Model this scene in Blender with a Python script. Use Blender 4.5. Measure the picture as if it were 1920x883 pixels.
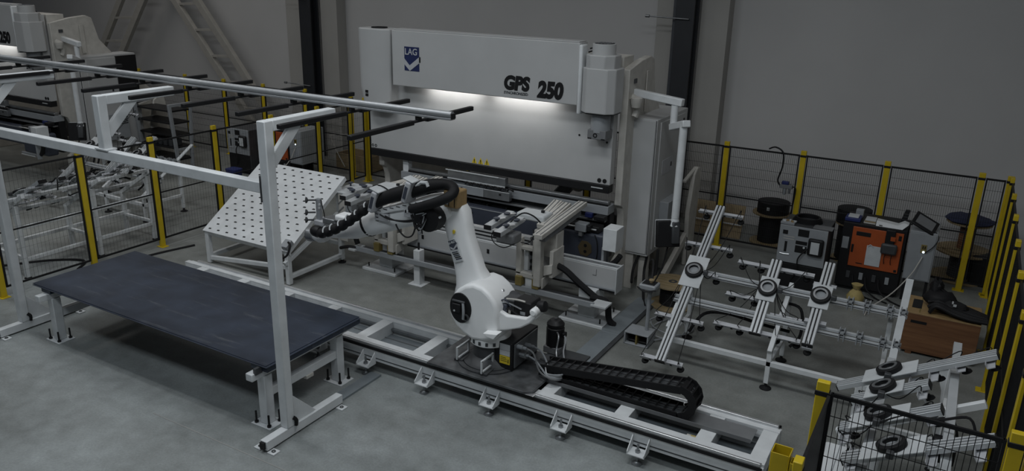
import bpy, bmesh, math, random
from mathutils import Vector, Matrix
random.seed(7)
for o in list(bpy.data.objects): bpy.data.objects.remove(o)
SC = bpy.context.scene
COL = SC.collection
V = Vector
PI = math.pi

# ------------------------------------------------------------------ camera
YAW, PITCH, ROLL, FPX, CAMH = -0.5196, 0.3239, -0.02328, 1484.0, 5.0
_cy, _sy, _cp, _sp = math.cos(YAW), math.sin(YAW), math.cos(PITCH), math.sin(PITCH)
FWD = V((_sy*_cp, _cy*_cp, -_sp)); RGT0 = V((_cy, -_sy, 0)); DWN0 = FWD.cross(RGT0)
RGT = RGT0*math.cos(ROLL) + DWN0*math.sin(ROLL); DWN = DWN0*math.cos(ROLL) - RGT0*math.sin(ROLL)
cam = bpy.data.cameras.new('camera'); camo = bpy.data.objects.new('camera', cam); COL.objects.link(camo)
m = Matrix.Identity(4)
for i in range(3):
    m[i][0] = RGT[i]; m[i][1] = -DWN[i]; m[i][2] = -FWD[i]
m[2][3] = CAMH
camo.matrix_world = m
cam.sensor_fit = 'HORIZONTAL'; cam.sensor_width = 36.0; cam.lens = FPX/1920*36
cam.clip_end = 200
SC.camera = camo

# ------------------------------------------------------------------ light of the hall
w = bpy.data.worlds.new('hall_world'); SC.world = w; w.use_nodes = True
bg = w.node_tree.nodes['Background']; bg.inputs[0].default_value = (0.80, 0.86, 1.0, 1); bg.inputs[1].default_value = 0.02
def area(loc, sx, sy, power, col, rot=(0, 0, 0), spread=PI):
    l = bpy.data.lights.new('hall_lamp', 'AREA'); l.shape = 'RECTANGLE'; l.size = sx; l.size_y = sy
    l.energy = power; l.color = col; l.spread = spread
    o = bpy.data.objects.new('hall_lamp', l); o.location = loc; o.rotation_euler = rot; COL.objects.link(o)
    return o
for x, pb, pf in ((-21.5, 62, 60), (-15.5, 44, 110), (-9.0, 20, 135), (-2.5, 14, 150), (4.0, 6, 16)):   # rows of ceiling lamps
    area((x, 12.6, 9.2), 1.4, 5.0, pb, (1.0, 0.97, 0.93), spread=2.5)
    area((x, 5.6, 9.2), 3.0, 1.2, pf, (0.95, 0.98, 1.0), spread=2.7)
area((-4.5, 0.6, 9.2), 15, 1.2, 330, (0.86, 0.94, 1.0), (math.radians(32), 0, 0))   # cool strip of roof light above the camera side
SC.view_settings.view_transform = 'Standard'; SC.view_settings.look = 'None'
SC.view_settings.exposure = 0.0; SC.view_settings.gamma = 1.0; SC.view_settings.use_curve_mapping = False

# ------------------------------------------------------------------ measuring helper: a point of the hall on a plane of the hall
def at(u, v, ax, val):
    d = RGT*((u-960)/FPX) + DWN*((v-441.5)/FPX) + FWD
    t = {'x': lambda: val/d.x, 'y': lambda: val/d.y, 'z': lambda: (val-CAMH)/d.z}[ax]()
    return V((0, 0, CAMH)) + d*t

# ------------------------------------------------------------------ mesh builder
def smoothpath(pts, k=5):
    P = [V(p) for p in pts]
    if len(P) < 3: return P
    out = []
    for i in range(len(P)-1):
        a = P[max(i-1, 0)]; b = P[i]; c = P[i+1]; d = P[min(i+2, len(P)-1)]
        for j in range(k):
            t = j/k
            out.append(0.5*((2*b) + (c-a)*t + (2*a-5*b+4*c-d)*t*t + (3*b-a-3*c+d)*t**3))
    out.append(P[-1]); return out
class MB:
    def __init__(s): s.v = []; s.f = []
    def add(s, vs, fs):
        n = len(s.v); s.v += [V(p) for p in vs]; s.f += [tuple(i+n for i in f) for f in fs]; return s
    def box(s, x0, x1, y0, y1, z0, z1):
        return s.add([(x0,y0,z0),(x1,y0,z0),(x1,y1,z0),(x0,y1,z0),(x0,y0,z1),(x1,y0,z1),(x1,y1,z1),(x0,y1,z1)],
                     [(0,3,2,1),(4,5,6,7),(0,1,5,4),(1,2,6,5),(2,3,7,6),(3,0,4,7)])
    def cbox(s, c, d, R=None):
        b = [V((i*d[0]/2, j*d[1]/2, k*d[2]/2)) for k in (-1,1) for j in (-1,1) for i in (-1,1)]
        if R: b = [R @ p for p in b]
        b = [p+V(c) for p in b]
        return s.add([b[0],b[1],b[3],b[2],b[4],b[5],b[7],b[6]], [(0,3,2,1),(4,5,6,7),(0,1,5,4),(1,2,6,5),(2,3,7,6),(3,0,4,7)])
    def beam(s, p, q, w, h, up=(0,0,1), off=0.0):
        p, q = V(p), V(q); a = (q-p).normalized(); up = V(up)
        b = a.cross(up)
        if b.length < 1e-4: b = a.cross(V((0,1,0)))
        b.normalize(); n = b.cross(a); p = p+n*off; q = q+n*off
        vs = []
        for r in (p, q):
            for i, j in ((-1,-1),(1,-1),(1,1),(-1,1)): vs.append(r + b*(i*w/2) + n*(j*h/2))
        return s.add(vs, [(0,3,2,1),(4,5,6,7),(0,1,5,4),(1,2,6,5),(2,3,7,6),(3,0,4,7)])
    def frame(s, p, q):
        a = (V(q)-V(p)).normalized(); b = a.cross(V((0,0,1)))
        if b.length < 1e-3: b = a.cross(V((0,1,0)))
        b.normalize(); return a, b, b.cross(a)
    def cyl(s, p, q, r, r2=None, n=14):
        p, q = V(p), V(q); r2 = r if r2 is None else r2; a, b, c = s.frame(p, q); vs = []
        for o, rr in ((p, r), (q, r2)):
            for k in range(n): t = 2*PI*k/n; vs.append(o + b*(rr*math.cos(t)) + c*(rr*math.sin(t)))
        fs = [(k, (k+1) % n, n+(k+1) % n, n+k) for k in range(n)]
        fs += [tuple(range(n-1, -1, -1)), tuple(range(n, 2*n))]
        return s.add(vs, fs)
    def lathe(s, p, axis, prof, n=20):            # prof: (distance along axis, radius)
        p = V(p); a = V(axis).normalized(); _, b, c = s.frame(p, p+a); vs = []; fs = []
        for d, r in prof:
            for k in range(n): t = 2*PI*k/n; vs.append(p + a*d + b*(r*math.cos(t)) + c*(r*math.sin(t)))
        for i in range(len(prof)-1):
            fs += [(i*n+k, i*n+(k+1) % n, (i+1)*n+(k+1) % n, (i+1)*n+k) for k in range(n)]
        fs += [tuple(range(n-1, -1, -1)), tuple(range((len(prof)-1)*n, len(prof)*n))]
        return s.add(vs, fs)
    def ring(s, p, axis, r0, r1, h, n=24):        # flat ring of inner r0, outer r1, height h along axis
        p = V(p); a = V(axis).normalized(); _, b, c = s.frame(p, p+a); vs = []; fs = []
        for d, r in ((0, r1), (h, r1), (h, r0), (0, r0)):
            for k in range(n): t = 2*PI*k/n; vs.append(p + a*d + b*(r*math.cos(t)) + c*(r*math.sin(t)))
        for i in range(4):
            j = (i+1) % 4
            fs += [(i*n+k, i*n+(k+1) % n, j*n+(k+1) % n, j*n+k) for k in range(n)]
        return s.add(vs, fs)
    def tube(s, pts, r, n=7, sm=0):
        P = smoothpath(pts, sm) if sm else [V(p) for p in pts]
        rs = r if isinstance(r, (list, tuple)) else [r]*len(P)
        up = None; vs = []; fs = []
        for i, p in enumerate(P):
            t = (P[min(i+1, len(P)-1)] - P[max(i-1, 0)])
            if t.length < 1e-9: t = V((0,0,1))
            t.normalize()
            if up is None:
                up = V((0,0,1)) if abs(t.z) < .9 else V((1,0,0))
            b = t.cross(up); b.normalize(); up = b.cross(t)
            for k in range(n): a = 2*PI*k/n; vs.append(p + b*(rs[i]*math.cos(a)) + up*(rs[i]*math.sin(a)))
        for i in range(len(P)-1): fs += [(i*n+k, i*n+(k+1) % n, (i+1)*n+(k+1) % n, (i+1)*n+k) for k in range(n)]
        fs += [tuple(range(n-1, -1, -1)), tuple(range((len(P)-1)*n, len(P)*n))]
        return s.add(vs, fs)
    def prism(s, poly, vec):
        n = len(poly); vec = V(vec); vs = [V(p) for p in poly] + [V(p)+vec for p in poly]
        fs = [tuple(range(n)), tuple(range(2*n-1, n-1, -1))] + [(k, n+k, n+(k+1) % n, (k+1) % n) for k in range(n)]
        return s.add(vs, fs)
    def loft(s, rings):
        n = len(rings[0]); vs = [p for r in rings for p in r]; fs = []
        for i in range(len(rings)-1): fs += [(i*n+k, i*n+(k+1) % n, (i+1)*n+(k+1) % n, (i+1)*n+k) for k in range(n)]
        fs += [tuple(range(n-1, -1, -1)), tuple(range((len(rings)-1)*n, len(rings)*n))]
        return s.add(vs, fs)
    def ball(s, c, r, sc=(1,1,1), n=14, mrows=8):
        c = V(c); vs = []; fs = []
        for i in range(mrows+1):
            ph = PI*i/mrows; rr = max(math.sin(ph), .02)
            for k in range(n): t = 2*PI*k/n; vs.append(c + V((rr*math.cos(t)*r*sc[0], rr*math.sin(t)*r*sc[1], math.cos(ph)*r*sc[2])))
        for i in range(mrows): fs += [((i+1)*n+k, (i+1)*n+(k+1) % n, i*n+(k+1) % n, i*n+k) for k in range(n)]
        fs += [tuple(range(n)), tuple(range((mrows+1)*n-1, mrows*n-1, -1))]
        return s.add(vs, fs)
    def build(s, name, mat, parent=None, bevel=0.0, label=None, seg=2, smooth=True):
        me = bpy.data.meshes.new(name); org = wl(parent)
        me.from_pydata([tuple(p-org) for p in s.v], [], s.f)
        bm = bmesh.new(); bm.from_mesh(me); bmesh.ops.recalc_face_normals(bm, faces=bm.faces); bm.to_mesh(me); bm.free()
        if smooth:
            me.shade_smooth(); me.set_sharp_from_angle(angle=math.radians(38))
        me.materials.append(mat)
        o = bpy.data.objects.new(name, me); COL.objects.link(o)
        if parent: o.parent = parent
        if bevel:
            b = o.modifiers.new('bevel', 'BEVEL'); b.width = bevel; b.segments = seg; b.limit_method = 'ANGLE'; b.angle_limit = math.radians(40)
            b.harden_normals = False
        if label: o['label'] = label
        return o
def wl(o):
    p = V((0,0,0))
    while o: p = p + o.location; o = o.parent
    return p
def tag(o, label, cat, group=None, kind=None):
    if label: o['label'] = label
    if cat: o['category'] = cat
    if group: o['group'] = group
    if kind: o['kind'] = kind
    return o
def thing(name, label, cat, loc, group=None):
    o = bpy.data.objects.new(name, None); o.location = loc; o.empty_display_size = .1; COL.objects.link(o)
    return tag(o, label, cat, group)
def solo(mb, name, mat, label, cat, group=None, bevel=0.0):       # a thing that is one mesh, origin at its base
    c = sum(mb.v, V((0,0,0)))/len(mb.v); c.z = min(p.z for p in mb.v)
    q = MB(); q.v = [p-c for p in mb.v]; q.f = mb.f
    o = q.build(name, mat, None, bevel); o.location = c
    return tag(o, label, cat, group)
def struct(o): o['kind'] = 'structure'; return o
def children(o): return [c for c in bpy.data.objects if c.parent == o]
def dup(o, delta=(0,0,0), label=None, group=None, rz=0.0, parent=None):
    c = o.copy(); COL.objects.link(c)
    if parent is not None: c.parent = parent
    else:
        c.location = o.location + V(delta); c.rotation_euler.z += rz
        if label: c['label'] = label
        if group: c['group'] = group
    for ch in children(o): dup(ch, parent=c)
    return c

# ------------------------------------------------------------------ materials
def mat(name, rgb, rough=.5, metal=0.0, var=.08, scale=6.0, bump=0.0, spec=.5, emit=0.0):
    m = bpy.data.materials.new(name); m.use_nodes = True; nt = m.node_tree; b = nt.nodes['Principled BSDF']
    b.inputs['Roughness'].default_value = rough; b.inputs['Metallic'].default_value = metal
    b.inputs['Specular IOR Level'].default_value = spec
    tc = nt.nodes.new('ShaderNodeTexCoord'); no = nt.nodes.new('ShaderNodeTexNoise'); no.inputs['Scale'].default_value = scale; no.inputs['Detail'].default_value = 5
    nt.links.new(tc.outputs['Object'], no.inputs['Vector'])
    mr = nt.nodes.new('ShaderNodeMapRange'); mr.inputs[1].default_value = .3; mr.inputs[2].default_value = .7; mr.inputs[3].default_value = 1-var; mr.inputs[4].default_value = 1+var
    nt.links.new(no.outputs['Fac'], mr.inputs[0])
    mx = nt.nodes.new('ShaderNodeVectorMath'); mx.operation = 'SCALE'; mx.inputs[0].default_value = rgb
    nt.links.new(mr.outputs[0], mx.inputs['Scale']); nt.links.new(mx.outputs[0], b.inputs['Base Color'])
    if bump:
        bp = nt.nodes.new('ShaderNodeBump'); bp.inputs['Strength'].default_value = bump; bp.inputs['Distance'].default_value = .01
        nt.links.new(no.outputs['Fac'], bp.inputs['Height']); nt.links.new(bp.outputs[0], b.inputs['Normal'])
    if emit:
        b.inputs['Emission Color'].default_value = (*rgb, 1); b.inputs['Emission Strength'].default_value = emit
    return m
WHITE = mat('white_powder_coat', (.63, .65, .66), .42)
PRESSW = mat('press_white_paint', (.43, .435, .435), .45, var=.04, scale=2)
OFFW = mat('aged_white_paint', (.48, .465, .43), .5, var=.12)
GREYP = mat('light_grey_paint', (.27, .285, .30), .45, var=.06)
MIDG = mat('mid_grey_paint', (.16, .165, .17), .5)
DARKG = mat('dark_grey_metal', (.055, .058, .062), .5, .2, var=.2)
BLACK = mat('black_paint', (.011, .011, .012), .5, spec=.3)
RUBBER = mat('black_rubber', (.011, .011, .012), .62, spec=.25)
NAVY = mat('dark_blue_paint', (.046, .053, .072), .45)
BLUE = mat('blue_plastic', (.015, .025, .12), .5)
YEL = mat('yellow_powder_coat', (.55, .40, .012), .45)
YELD = mat('sign_yellow', (.62, .47, .03), .5)
RAILM = mat('dull_aluminium', (.33, .34, .35), .38, .4, var=.08)
ALU = mat('aluminium_profile', (.50, .52, .535), .42, .25, var=.06)
STEEL = mat('bright_steel', (.58, .59, .60), .33, .7, var=.08)
DSTEEL = mat('dull_steel', (.30, .31, .32), .4, .8, var=.15)
GOLD = mat('bronze_pad', (.22, .17, .055), .5, .2)
TAN = mat('plywood_tan', (.27, .205, .115), .65, var=.15)
CARD = mat('cardboard_tape', (.30, .20, .09), .6, var=.15, scale=12)
ORANGE = mat('orange_door_paint', (.36, .072, .016), .45)
PAPER = mat('paper_white', (.50, .52, .53), .7)
GLASSD = mat('dark_display_glass', (.02, .022, .025), .12)
CLOTHB = mat('navy_cloth', (.014, .02, .06), .8, bump=.4)
YCLOTH = mat('yellow_sack', (.42, .33, .13), .8, bump=.5, scale=20)
LED = mat('led_strip_light', (1.0, .98, .95), .4, emit=1.6)
CLEARG = mat('grey_vinyl_decal', (.42, .43, .45), .45)

def floor_mat():
    m = bpy.data.materials.new('polished_concrete'); m.use_nodes = True; nt = m.node_tree; N = nt.nodes; L = nt.links; b = N['Principled BSDF']
    tc = N.new('ShaderNodeTexCoord')
    def noise(sc, det, strx=1.0, rot=0):
        mp = N.new('ShaderNodeMapping'); mp.inputs['Scale'].default_value = (strx, 1, 1); mp.inputs['Rotation'].default_value = (0, 0, rot)
        L.new(tc.outputs['Object'], mp.inputs[0])
        n = N.new('ShaderNodeTexNoise'); n.inputs['Scale'].default_value = sc; n.inputs['Detail'].default_value = det; L.new(mp.outputs[0], n.inputs['Vector']); return n
    n1 = noise(.55, 8); n2 = noise(5, 6); n3 = noise(1.4, 7, .25, .5)
    r = N.new('ShaderNodeValToRGB'); r.color_ramp.elements[0].position = .38; r.color_ramp.elements[1].position = .64
    r.color_ramp.elements[0].color = (.165, .177, .173, 1); r.color_ramp.elements[1].color = (.315, .34, .34, 1)
    a = N.new('ShaderNodeMath'); a.operation = 'MULTIPLY_ADD'; a.inputs[1].default_value = .5; L.new(n1.outputs['Fac'], a.inputs[0])
    a2 = N.new('ShaderNodeMath'); a2.operation = 'MULTIPLY_ADD'; a2.inputs[1].default_value = .25; L.new(n2.outputs['Fac'], a2.inputs[0])
    a3 = N.new('ShaderNodeMath'); a3.operation = 'MULTIPLY'; a3.inputs[1].default_value = .25; L.new(n3.outputs['Fac'], a3.inputs[0])
    L.new(a3.outputs[0], a2.inputs[2]); L.new(a2.outputs[0], a.inputs[2]); L.new(a.outputs[0], r.inputs[0])
    # fine light scuffs
    vo = N.new('ShaderNodeTexNoise'); vo.inputs['Scale'].default_value = 3.0; vo.inputs['Detail'].default_value = 10; vo.inputs['Roughness'].default_value = .75
    mp = N.new('ShaderNodeMapping'); mp.inputs['Scale'].default_value = (.12, 2.2, 1); mp.inputs['Rotation'].default_value = (0, 0, .6); L.new(tc.outputs['Object'], mp.inputs[0]); L.new(mp.outputs[0], vo.inputs['Vector'])
    sc = N.new('ShaderNodeMapRange'); sc.inputs[1].default_value = .66; sc.inputs[2].default_value = .74; sc.inputs[3].default_value = 0; sc.inputs[4].default_value = .3; L.new(vo.outputs['Fac'], sc.inputs[0])
    mx = N.new('ShaderNodeMixRGB'); mx.inputs[2].default_value = (.42, .43, .43, 1); L.new(sc.outputs[0], mx.inputs[0]); L.new(r.outputs[0], mx.inputs[1])
    sep = N.new('ShaderNodeSeparateXYZ'); L.new(tc.outputs['Object'], sep.inputs[0])      # floor base colour darkened and warmed by position behind the track
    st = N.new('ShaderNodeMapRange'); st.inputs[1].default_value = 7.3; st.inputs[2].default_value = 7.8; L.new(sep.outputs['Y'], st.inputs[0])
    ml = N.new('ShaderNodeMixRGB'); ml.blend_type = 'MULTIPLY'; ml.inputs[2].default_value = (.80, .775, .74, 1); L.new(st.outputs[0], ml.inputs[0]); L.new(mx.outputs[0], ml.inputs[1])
    fn = N.new('ShaderNodeTexNoise'); fn.inputs['Scale'].default_value = 38; fn.inputs['Detail'].default_value = 8; fn.inputs['Roughness'].default_value = .7; L.new(tc.outputs['Object'], fn.inputs['Vector'])
    fr_ = N.new('ShaderNodeMapRange'); fr_.inputs[1].default_value = .3; fr_.inputs[2].default_value = .7; fr_.inputs[3].default_value = .84; fr_.inputs[4].default_value = 1.16; L.new(fn.outputs['Fac'], fr_.inputs[0])
    vs = N.new('ShaderNodeVectorMath'); vs.operation = 'SCALE'; L.new(ml.outputs[0], vs.inputs[0]); L.new(fr_.outputs[0], vs.inputs['Scale'])
    L.new(vs.outputs[0], b.inputs['Base Color'])
    rr = N.new('ShaderNodeMapRange'); rr.inputs[3].default_value = .38; rr.inputs[4].default_value = .6; L.new(n2.outputs['Fac'], rr.inputs[0]); L.new(rr.outputs[0], b.inputs['Roughness'])
    return m
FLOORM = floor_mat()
def sheet_mat():
    m = mat('dark_sheet_steel', (.030, .040, .062), .46, .15, var=.28, scale=2.5); nt = m.node_tree; N = nt.nodes; L = nt.links; b = N['Principled BSDF']
    tc = N.new('ShaderNodeTexCoord'); mp = N.new('ShaderNodeMapping'); mp.inputs['Scale'].default_value = (.35, 3.5, 1); mp.inputs['Rotation'].default_value = (0, 0, -.75)
    n = N.new('ShaderNodeTexNoise'); n.inputs['Scale'].default_value = 3.2; n.inputs['Detail'].default_value = 9; n.inputs['Roughness'].default_value = .7
    L.new(tc.outputs['Object'], mp.inputs[0]); L.new(mp.outputs[0], n.inputs['Vector'])
    s = N.new('ShaderNodeMapRange'); s.inputs[1].default_value = .56; s.inputs[2].default_value = .76; s.inputs[3].default_value = 0; s.inputs[4].default_value = .6; L.new(n.outputs['Fac'], s.inputs[0])
    mx = N.new('ShaderNodeMixRGB'); mx.inputs[2].default_value = (.16, .17, .18, 1)
    src = b.inputs['Base Color'].links[0].from_socket; L.new(s.outputs[0], mx.inputs[0]); L.new(src, mx.inputs[1]); L.new(mx.outputs[0], b.inputs['Base Color'])
    return m
SHEET = sheet_mat()
def wood_mat():
    m = mat('brown_plywood', (.17, .078, .033), .6, var=.1); nt = m.node_tree; N = nt.nodes; L = nt.links; b = N['Principled BSDF']
    tc = N.new('ShaderNodeTexCoord'); mp = N.new('ShaderNodeMapping'); mp.inputs['Scale'].default_value = (.6, .6, 9)
    n = N.new('ShaderNodeTexNoise'); n.inputs['Scale'].default_value = 2.5; n.inputs['Detail'].default_value = 6
    L.new(tc.outputs['Object'], mp.inputs[0]); L.new(mp.outputs[0], n.inputs['Vector'])
    r = N.new('ShaderNodeValToRGB'); r.color_ramp.elements[0].position = .35; r.color_ramp.elements[1].position = .7
    r.color_ramp.elements[0].color = (.125, .055, .023, 1); r.color_ramp.elements[1].color = (.205, .098, .043, 1)
    L.new(n.outputs['Fac'], r.inputs[0]); L.new(r.outputs[0], b.inputs['Base Color']); return m
WOOD = wood_mat()
PLATE = mat('oily_steel_plate', (.10, .105, .11), .45, .4, var=.45, scale=7, bump=.1)
WALLM = mat('grey_wall_panel', (.48, .475, .47), .8, var=.05, scale=.5)
PILM = mat('beige_wall_pilaster', (.36, .35, .33), .8, var=.05, scale=1)
COLM = mat('black_steel_column', (.022, .024, .028), .5)
COLB = mat('bluish_steel_column', (.05, .054, .062), .5)
BRACE = mat('beige_steel_brace', (.36, .345, .315), .6, var=.08)

def text_obj(name, body, size, material, parent, o, xdir, ydir, bold=0.0, shear=0.0, sx=1.0, thick=.004, label=None):
    cu = bpy.data.curves.new(name, 'FONT'); cu.body = body; cu.size = size; cu.offset = bold; cu.shear = shear; cu.extrude = thick/2; cu.resolution_u = 4
    t = bpy.data.objects.new('tmp_text', cu); COL.objects.link(t)
    dg = bpy.context.evaluated_depsgraph_get(); me = bpy.data.meshes.new_from_object(t.evaluated_get(dg))
    bpy.data.objects.remove(t); bpy.data.curves.remove(cu)
    X = V(xdir).normalized(); Y = V(ydir).normalized(); Z = X.cross(Y); org = wl(parent)
    for v in me.vertices: v.co = V(o) + X*(v.co.x*sx) + Y*v.co.y + Z*v.co.z - org
    me.materials.clear(); me.materials.append(material); me.name = name
    ob = bpy.data.objects.new(name, me); COL.objects.link(ob)
    if parent: ob.parent = parent
    if label: ob['label'] = label
    return ob

# ================================================================== the hall
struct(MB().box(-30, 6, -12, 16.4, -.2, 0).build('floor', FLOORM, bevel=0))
struct(MB().box(-30, 6, 16.4, 16.6, -.2, 10).build('wall_back', WALLM))
struct(MB().box(6, 6.2, -12, 16.6, -.2, 10).build('wall_right', WALLM))
# floor joints cut as thin dark-grey strips of sealant
for i, (a, b_) in enumerate((((-7.6, 4.95), (-4.9, 4.95)), ((-5.45, 4.95), (-5.45, 1.0)), ((-10.5, 2.6), (-2.0, 2.6)))):
    struct(MB().beam((*a, .001), (*b_, .001), .012, .004).build('trim_%d' % (i+1), mat('joint_sealant', (.26, .26, .25), .7)))
def column(x, x1, name):
    struct(MB().box(x1, x1+.55, 16.05, 16.4, 0, 10).build('trim_pilaster', PILM))
    c = MB().box(x-.19, x+.19, 15.72, 15.76, 0, 10).box(x-.19, x+.19, 16.0, 16.04, 0, 10).box(x-.02, x+.02, 15.76, 16.0, 0, 10)
    o = struct(c.build(name, COLM, bevel=.006))
    struct(MB().box(x-.27, x-.192, 15.8, 16.04, 0, 10).build('trim_column_side', COLB, o))
    for z in (1.95, 4.15):
        t = MB().cyl((x-.75, 15.62, z+.03), (x+.1, 15.68, z), .014, n=8).cyl((x-.78, 15.62, z+.03), (x-.7, 15.62, z+.028), .03, n=8)
        struct(t.build('trim_hanger_rod', DSTEEL, o))
column(-5.18, -4.95, 'trim_column')
column(-15.35, -15.1, 'trim_column')
struct(MB().box(-16.55, -15.75, 16.25, 16.4, 0, 10).build('trim_wall_panel', PILM, bevel=.01))
struct(MB().box(-5.95, -5.5, 16.25, 16.4, 0, 10).build('trim_wall_panel', PILM, bevel=.01))
def brace(a, b, w, label, steps):
    t = thing('wall_brace', label, 'brace', (a[0], 15.7, 0), 'diagonal wall braces')
    a, b = V(a), V(b); d = (b-a); n = V((d.z, 0, -d.x)).normalized()*w/2
    for s_ in (-1, 1):
        MB().beam(a+n*s_, b+n*s_, .20, .13, up=(0,1,0)).build('chord', BRACE, t, .006)
    for k in range(steps):
        f = (k+.5)/steps; p = a+d*f; hx = (w/2)/abs(d.normalized().z)
        MB().beam(p+V((-hx,-.02,-.02)), p+V((hx,-.02,.03)), .07, .07).build('batten', BRACE, t, .004)
    return t
brace((-21.35, 15.75, 5.6), (-16.6, 15.75, .05), .75, 'beige lattice brace leaning down to the right on the back wall', 8)
brace((-20.7, 15.75, 5.9), (-25.6, 15.75, .05), .8, 'beige lattice brace leaning down to the left behind the far press', 8)

# ================================================================== safety fences
def fence(posts, label, nrm, h=2.05, mesh_dx=.034, solid=False, skip=(), wire=.0042):
    t = thing('safety_fence', label, 'fence', (posts[0][0], posts[0][1], 0))
    nrm = V(nrm)
    for i, (x, y) in enumerate(posts):
        ax = abs(nrm.y) > .5; hx, hy = (.048, .03) if ax else (.03, .048)
        p = MB().box(x-hx, x+hx, y-hy, y+hy, .008, h)
        po = p.build('post', YEL, t, .006) if i not in skip else None
        if po: MB().box(x-.09, x+.09, y-.07, y+.07, 0, .010).build('base_plate', YEL, po, .003)
        if po: MB().box(x-hx-.006, x+hx+.006, y-hy-.006, y+hy+.006, h-.115, h-.075).build('clamp', BLACK, po, .004)
        if i == 0: continue
        a = V((*posts[i-1], 0)); b = V((x, y, 0)); d = b-a; Ln = d.length; d.normalize()
        a = a + d*.072 + nrm*.01; b = b - d*.072 + nrm*.01; Ln = (b-a).length
        fr = MB()
        for z in (.16, 1.02, h-.09): fr.beam(a+V((0,0,z)), b+V((0,0,z)), .022, .03 if z != 1.02 else .02)
        for q in (a, b): fr.beam(q+V((0,0,.145)), q+V((0,0,h-.075)), .022, .028)
        fr.build('panel_frame', BLACK, t)
        wm = MB()
        if solid: wm.beam(a+V((0,0,h/2+.03)), b+V((0,0,h/2+.03)), .006, h-.26)
        else:
            k = max(2, int(Ln/mesh_dx))
            for j in range(1, k):
                q = a + d*(Ln*j/k); wm.beam(q+V((0,0,.16)), q+V((0,0,h-.09)), wire, wire)
            for j in range(1, 10):
                z = .16 + (h-.25)*j/10; wm.beam(a+nrm*.004+V((0,0,z)), b+nrm*.004+V((0,0,z)), wire, wire)
        o = wm.build('panel_sheet' if solid else 'wire_mesh', BLACK, t, smooth=False)
        if not solid: o['kind'] = 'stuff'
    return t
FB = [-12.45, -11.0, -9.6, -8.0, -6.6, -5.17, -3.79, -2.41, -1.03, .38, .78]
fence([(x, 14.65) for x in FB], 'yellow post mesh fence along the back wall behind the cabinets', (0,-1,0))
fence([(x, 14.7) for x in (-21.0, -19.0, -17.45, -15.97, -14.5, -13.0)], 'yellow post mesh fence along the back wall of the far left cell', (0,-1,0))
fence([(-12.45, y) for y in (5.9, 7.42, 8.76, 10.14, 11.6, 12.95, 14.0, 14.55)], 'yellow post mesh fence left of the perforated table dividing the two cells', (1,0,0), mesh_dx=.06, wire=.0018)
fence([(.80, y) for y in (5.95, 7.15, 8.4, 9.65, 10.9, 12.15, 13.4, 14.55)], 'yellow post mesh fence seen end on along the right edge beside the brown crate', (1,0,0))
fence([(-.59, 5.93), (.70, 5.9)], 'black mesh fence panel nearest the camera in the lower right corner', (0,-1,0), mesh_dx=.042, wire=.0052)
fence([(-.545, 5.95), (-.545, 4.75)], 'solid black fence panel seen edge on at the end of the robot track', (1,0,0), solid=True, skip=(0,))
t = thing('bollard', 'short square yellow post at the right end of the robot track', 'bollard', (-.83, 6.02, 0))
b = MB(); x, y = -.83, 6.02
for q in ((x-.075, x-.067, y-.075, y+.075), (x+.067, x+.075, y-.075, y+.075), (x-.067, x+.067, y-.075, y-.067), (x-.067, x+.067, y+.067, y+.075)): b.box(*q, .01, 1.3)
b.build('tube', YEL, t, .003)
MB().box(x-.12, x+.12, y-.12, y+.12, 0, .012).build('base_plate', YEL, t, .003)
b = MB(); b.box(x+.08, x+.17, y-.07, y-.06, .9, 1.24).box(x+.08, x+.17, y+.03, y+.04, .9, 1.24).box(x+.08, x+.088, y-.06, y+.03, .9, 1.24).box(x+.162, x+.17, y-.06, y+.03, .9, 1.24)
b.build('side_bracket', YEL, t, .003)

# ================================================================== sheet table, sheets, hook frame
TZ = .80
t = thing('sheet_table', 'white steel trestle table under the dark metal sheets in the left foreground', 'table', (-8.4, 6.2, 0))
for x in (-10.34, -6.33):
    MB().box(x-.05, x+.05, 5.30, 6.98, .63, TZ-.082).build('top_beam', WHITE, t, .008)
    MB().box(x-.10, x+.155 if x > -9 else x+.1, 5.43, 6.98, TZ-.081, TZ-.022).build('rest_strip', SHEET, t, .004)
    for y in (5.52, 6.70):
        lg = MB().box(x-.06, x+.06, y-.06, y+.06, .012, .63).build('leg', WHITE, t, .008)
        MB().box(x-.15, x+.15, y-.12, y+.12, 0, .012).build('base_plate', WHITE, lg, .003)
        for dx, dy in ((-.1, -.08), (.1, .08), (.1, -.08)):
            MB().cyl((x+dx, y+dy, .01), (x+dx, y+dy, .16), .012, n=8).cyl((x+dx, y+dy, .012), (x+dx, y+dy, .035), .024, n=6).build('anchor_bolt', BLACK, lg)
    MB().box(x-.045, x+.045, 5.58, 6.64, .34, .44).build('stretcher', WHITE, t, .006)
for y in (6.2, 6.8): MB().box(-10.29, -6.38, y-.04, y+.04, .60, .70).build('long_beam', WHITE, t, .006)
MB().box(-6.30, -6.26, 5.34, 5.44, .70, .78).build('end_stop', DARKG, t, .004)
MB().box(-6.36, -6.27, 6.10, 6.22, .30, .345).build('bracket', OFFW, t, .003)
for k, (dx, dy) in enumerate(((0, 0), (.02, -.012), (-.015, .01))):
    z = TZ-.021+k*.007
    solo(MB().box(-10.62+dx, -6.18+dx, 5.42+dy, 6.985+dy, z, z+.006), 'steel_sheet', SHEET,
         ('bottom dark blue steel sheet of the stack on the white table', 'middle dark blue steel sheet of the stack on the white table', 'scratched dark blue steel sheet topmost on the white table')[k], 'metal sheet', 'steel sheets on the table', .001)

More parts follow.
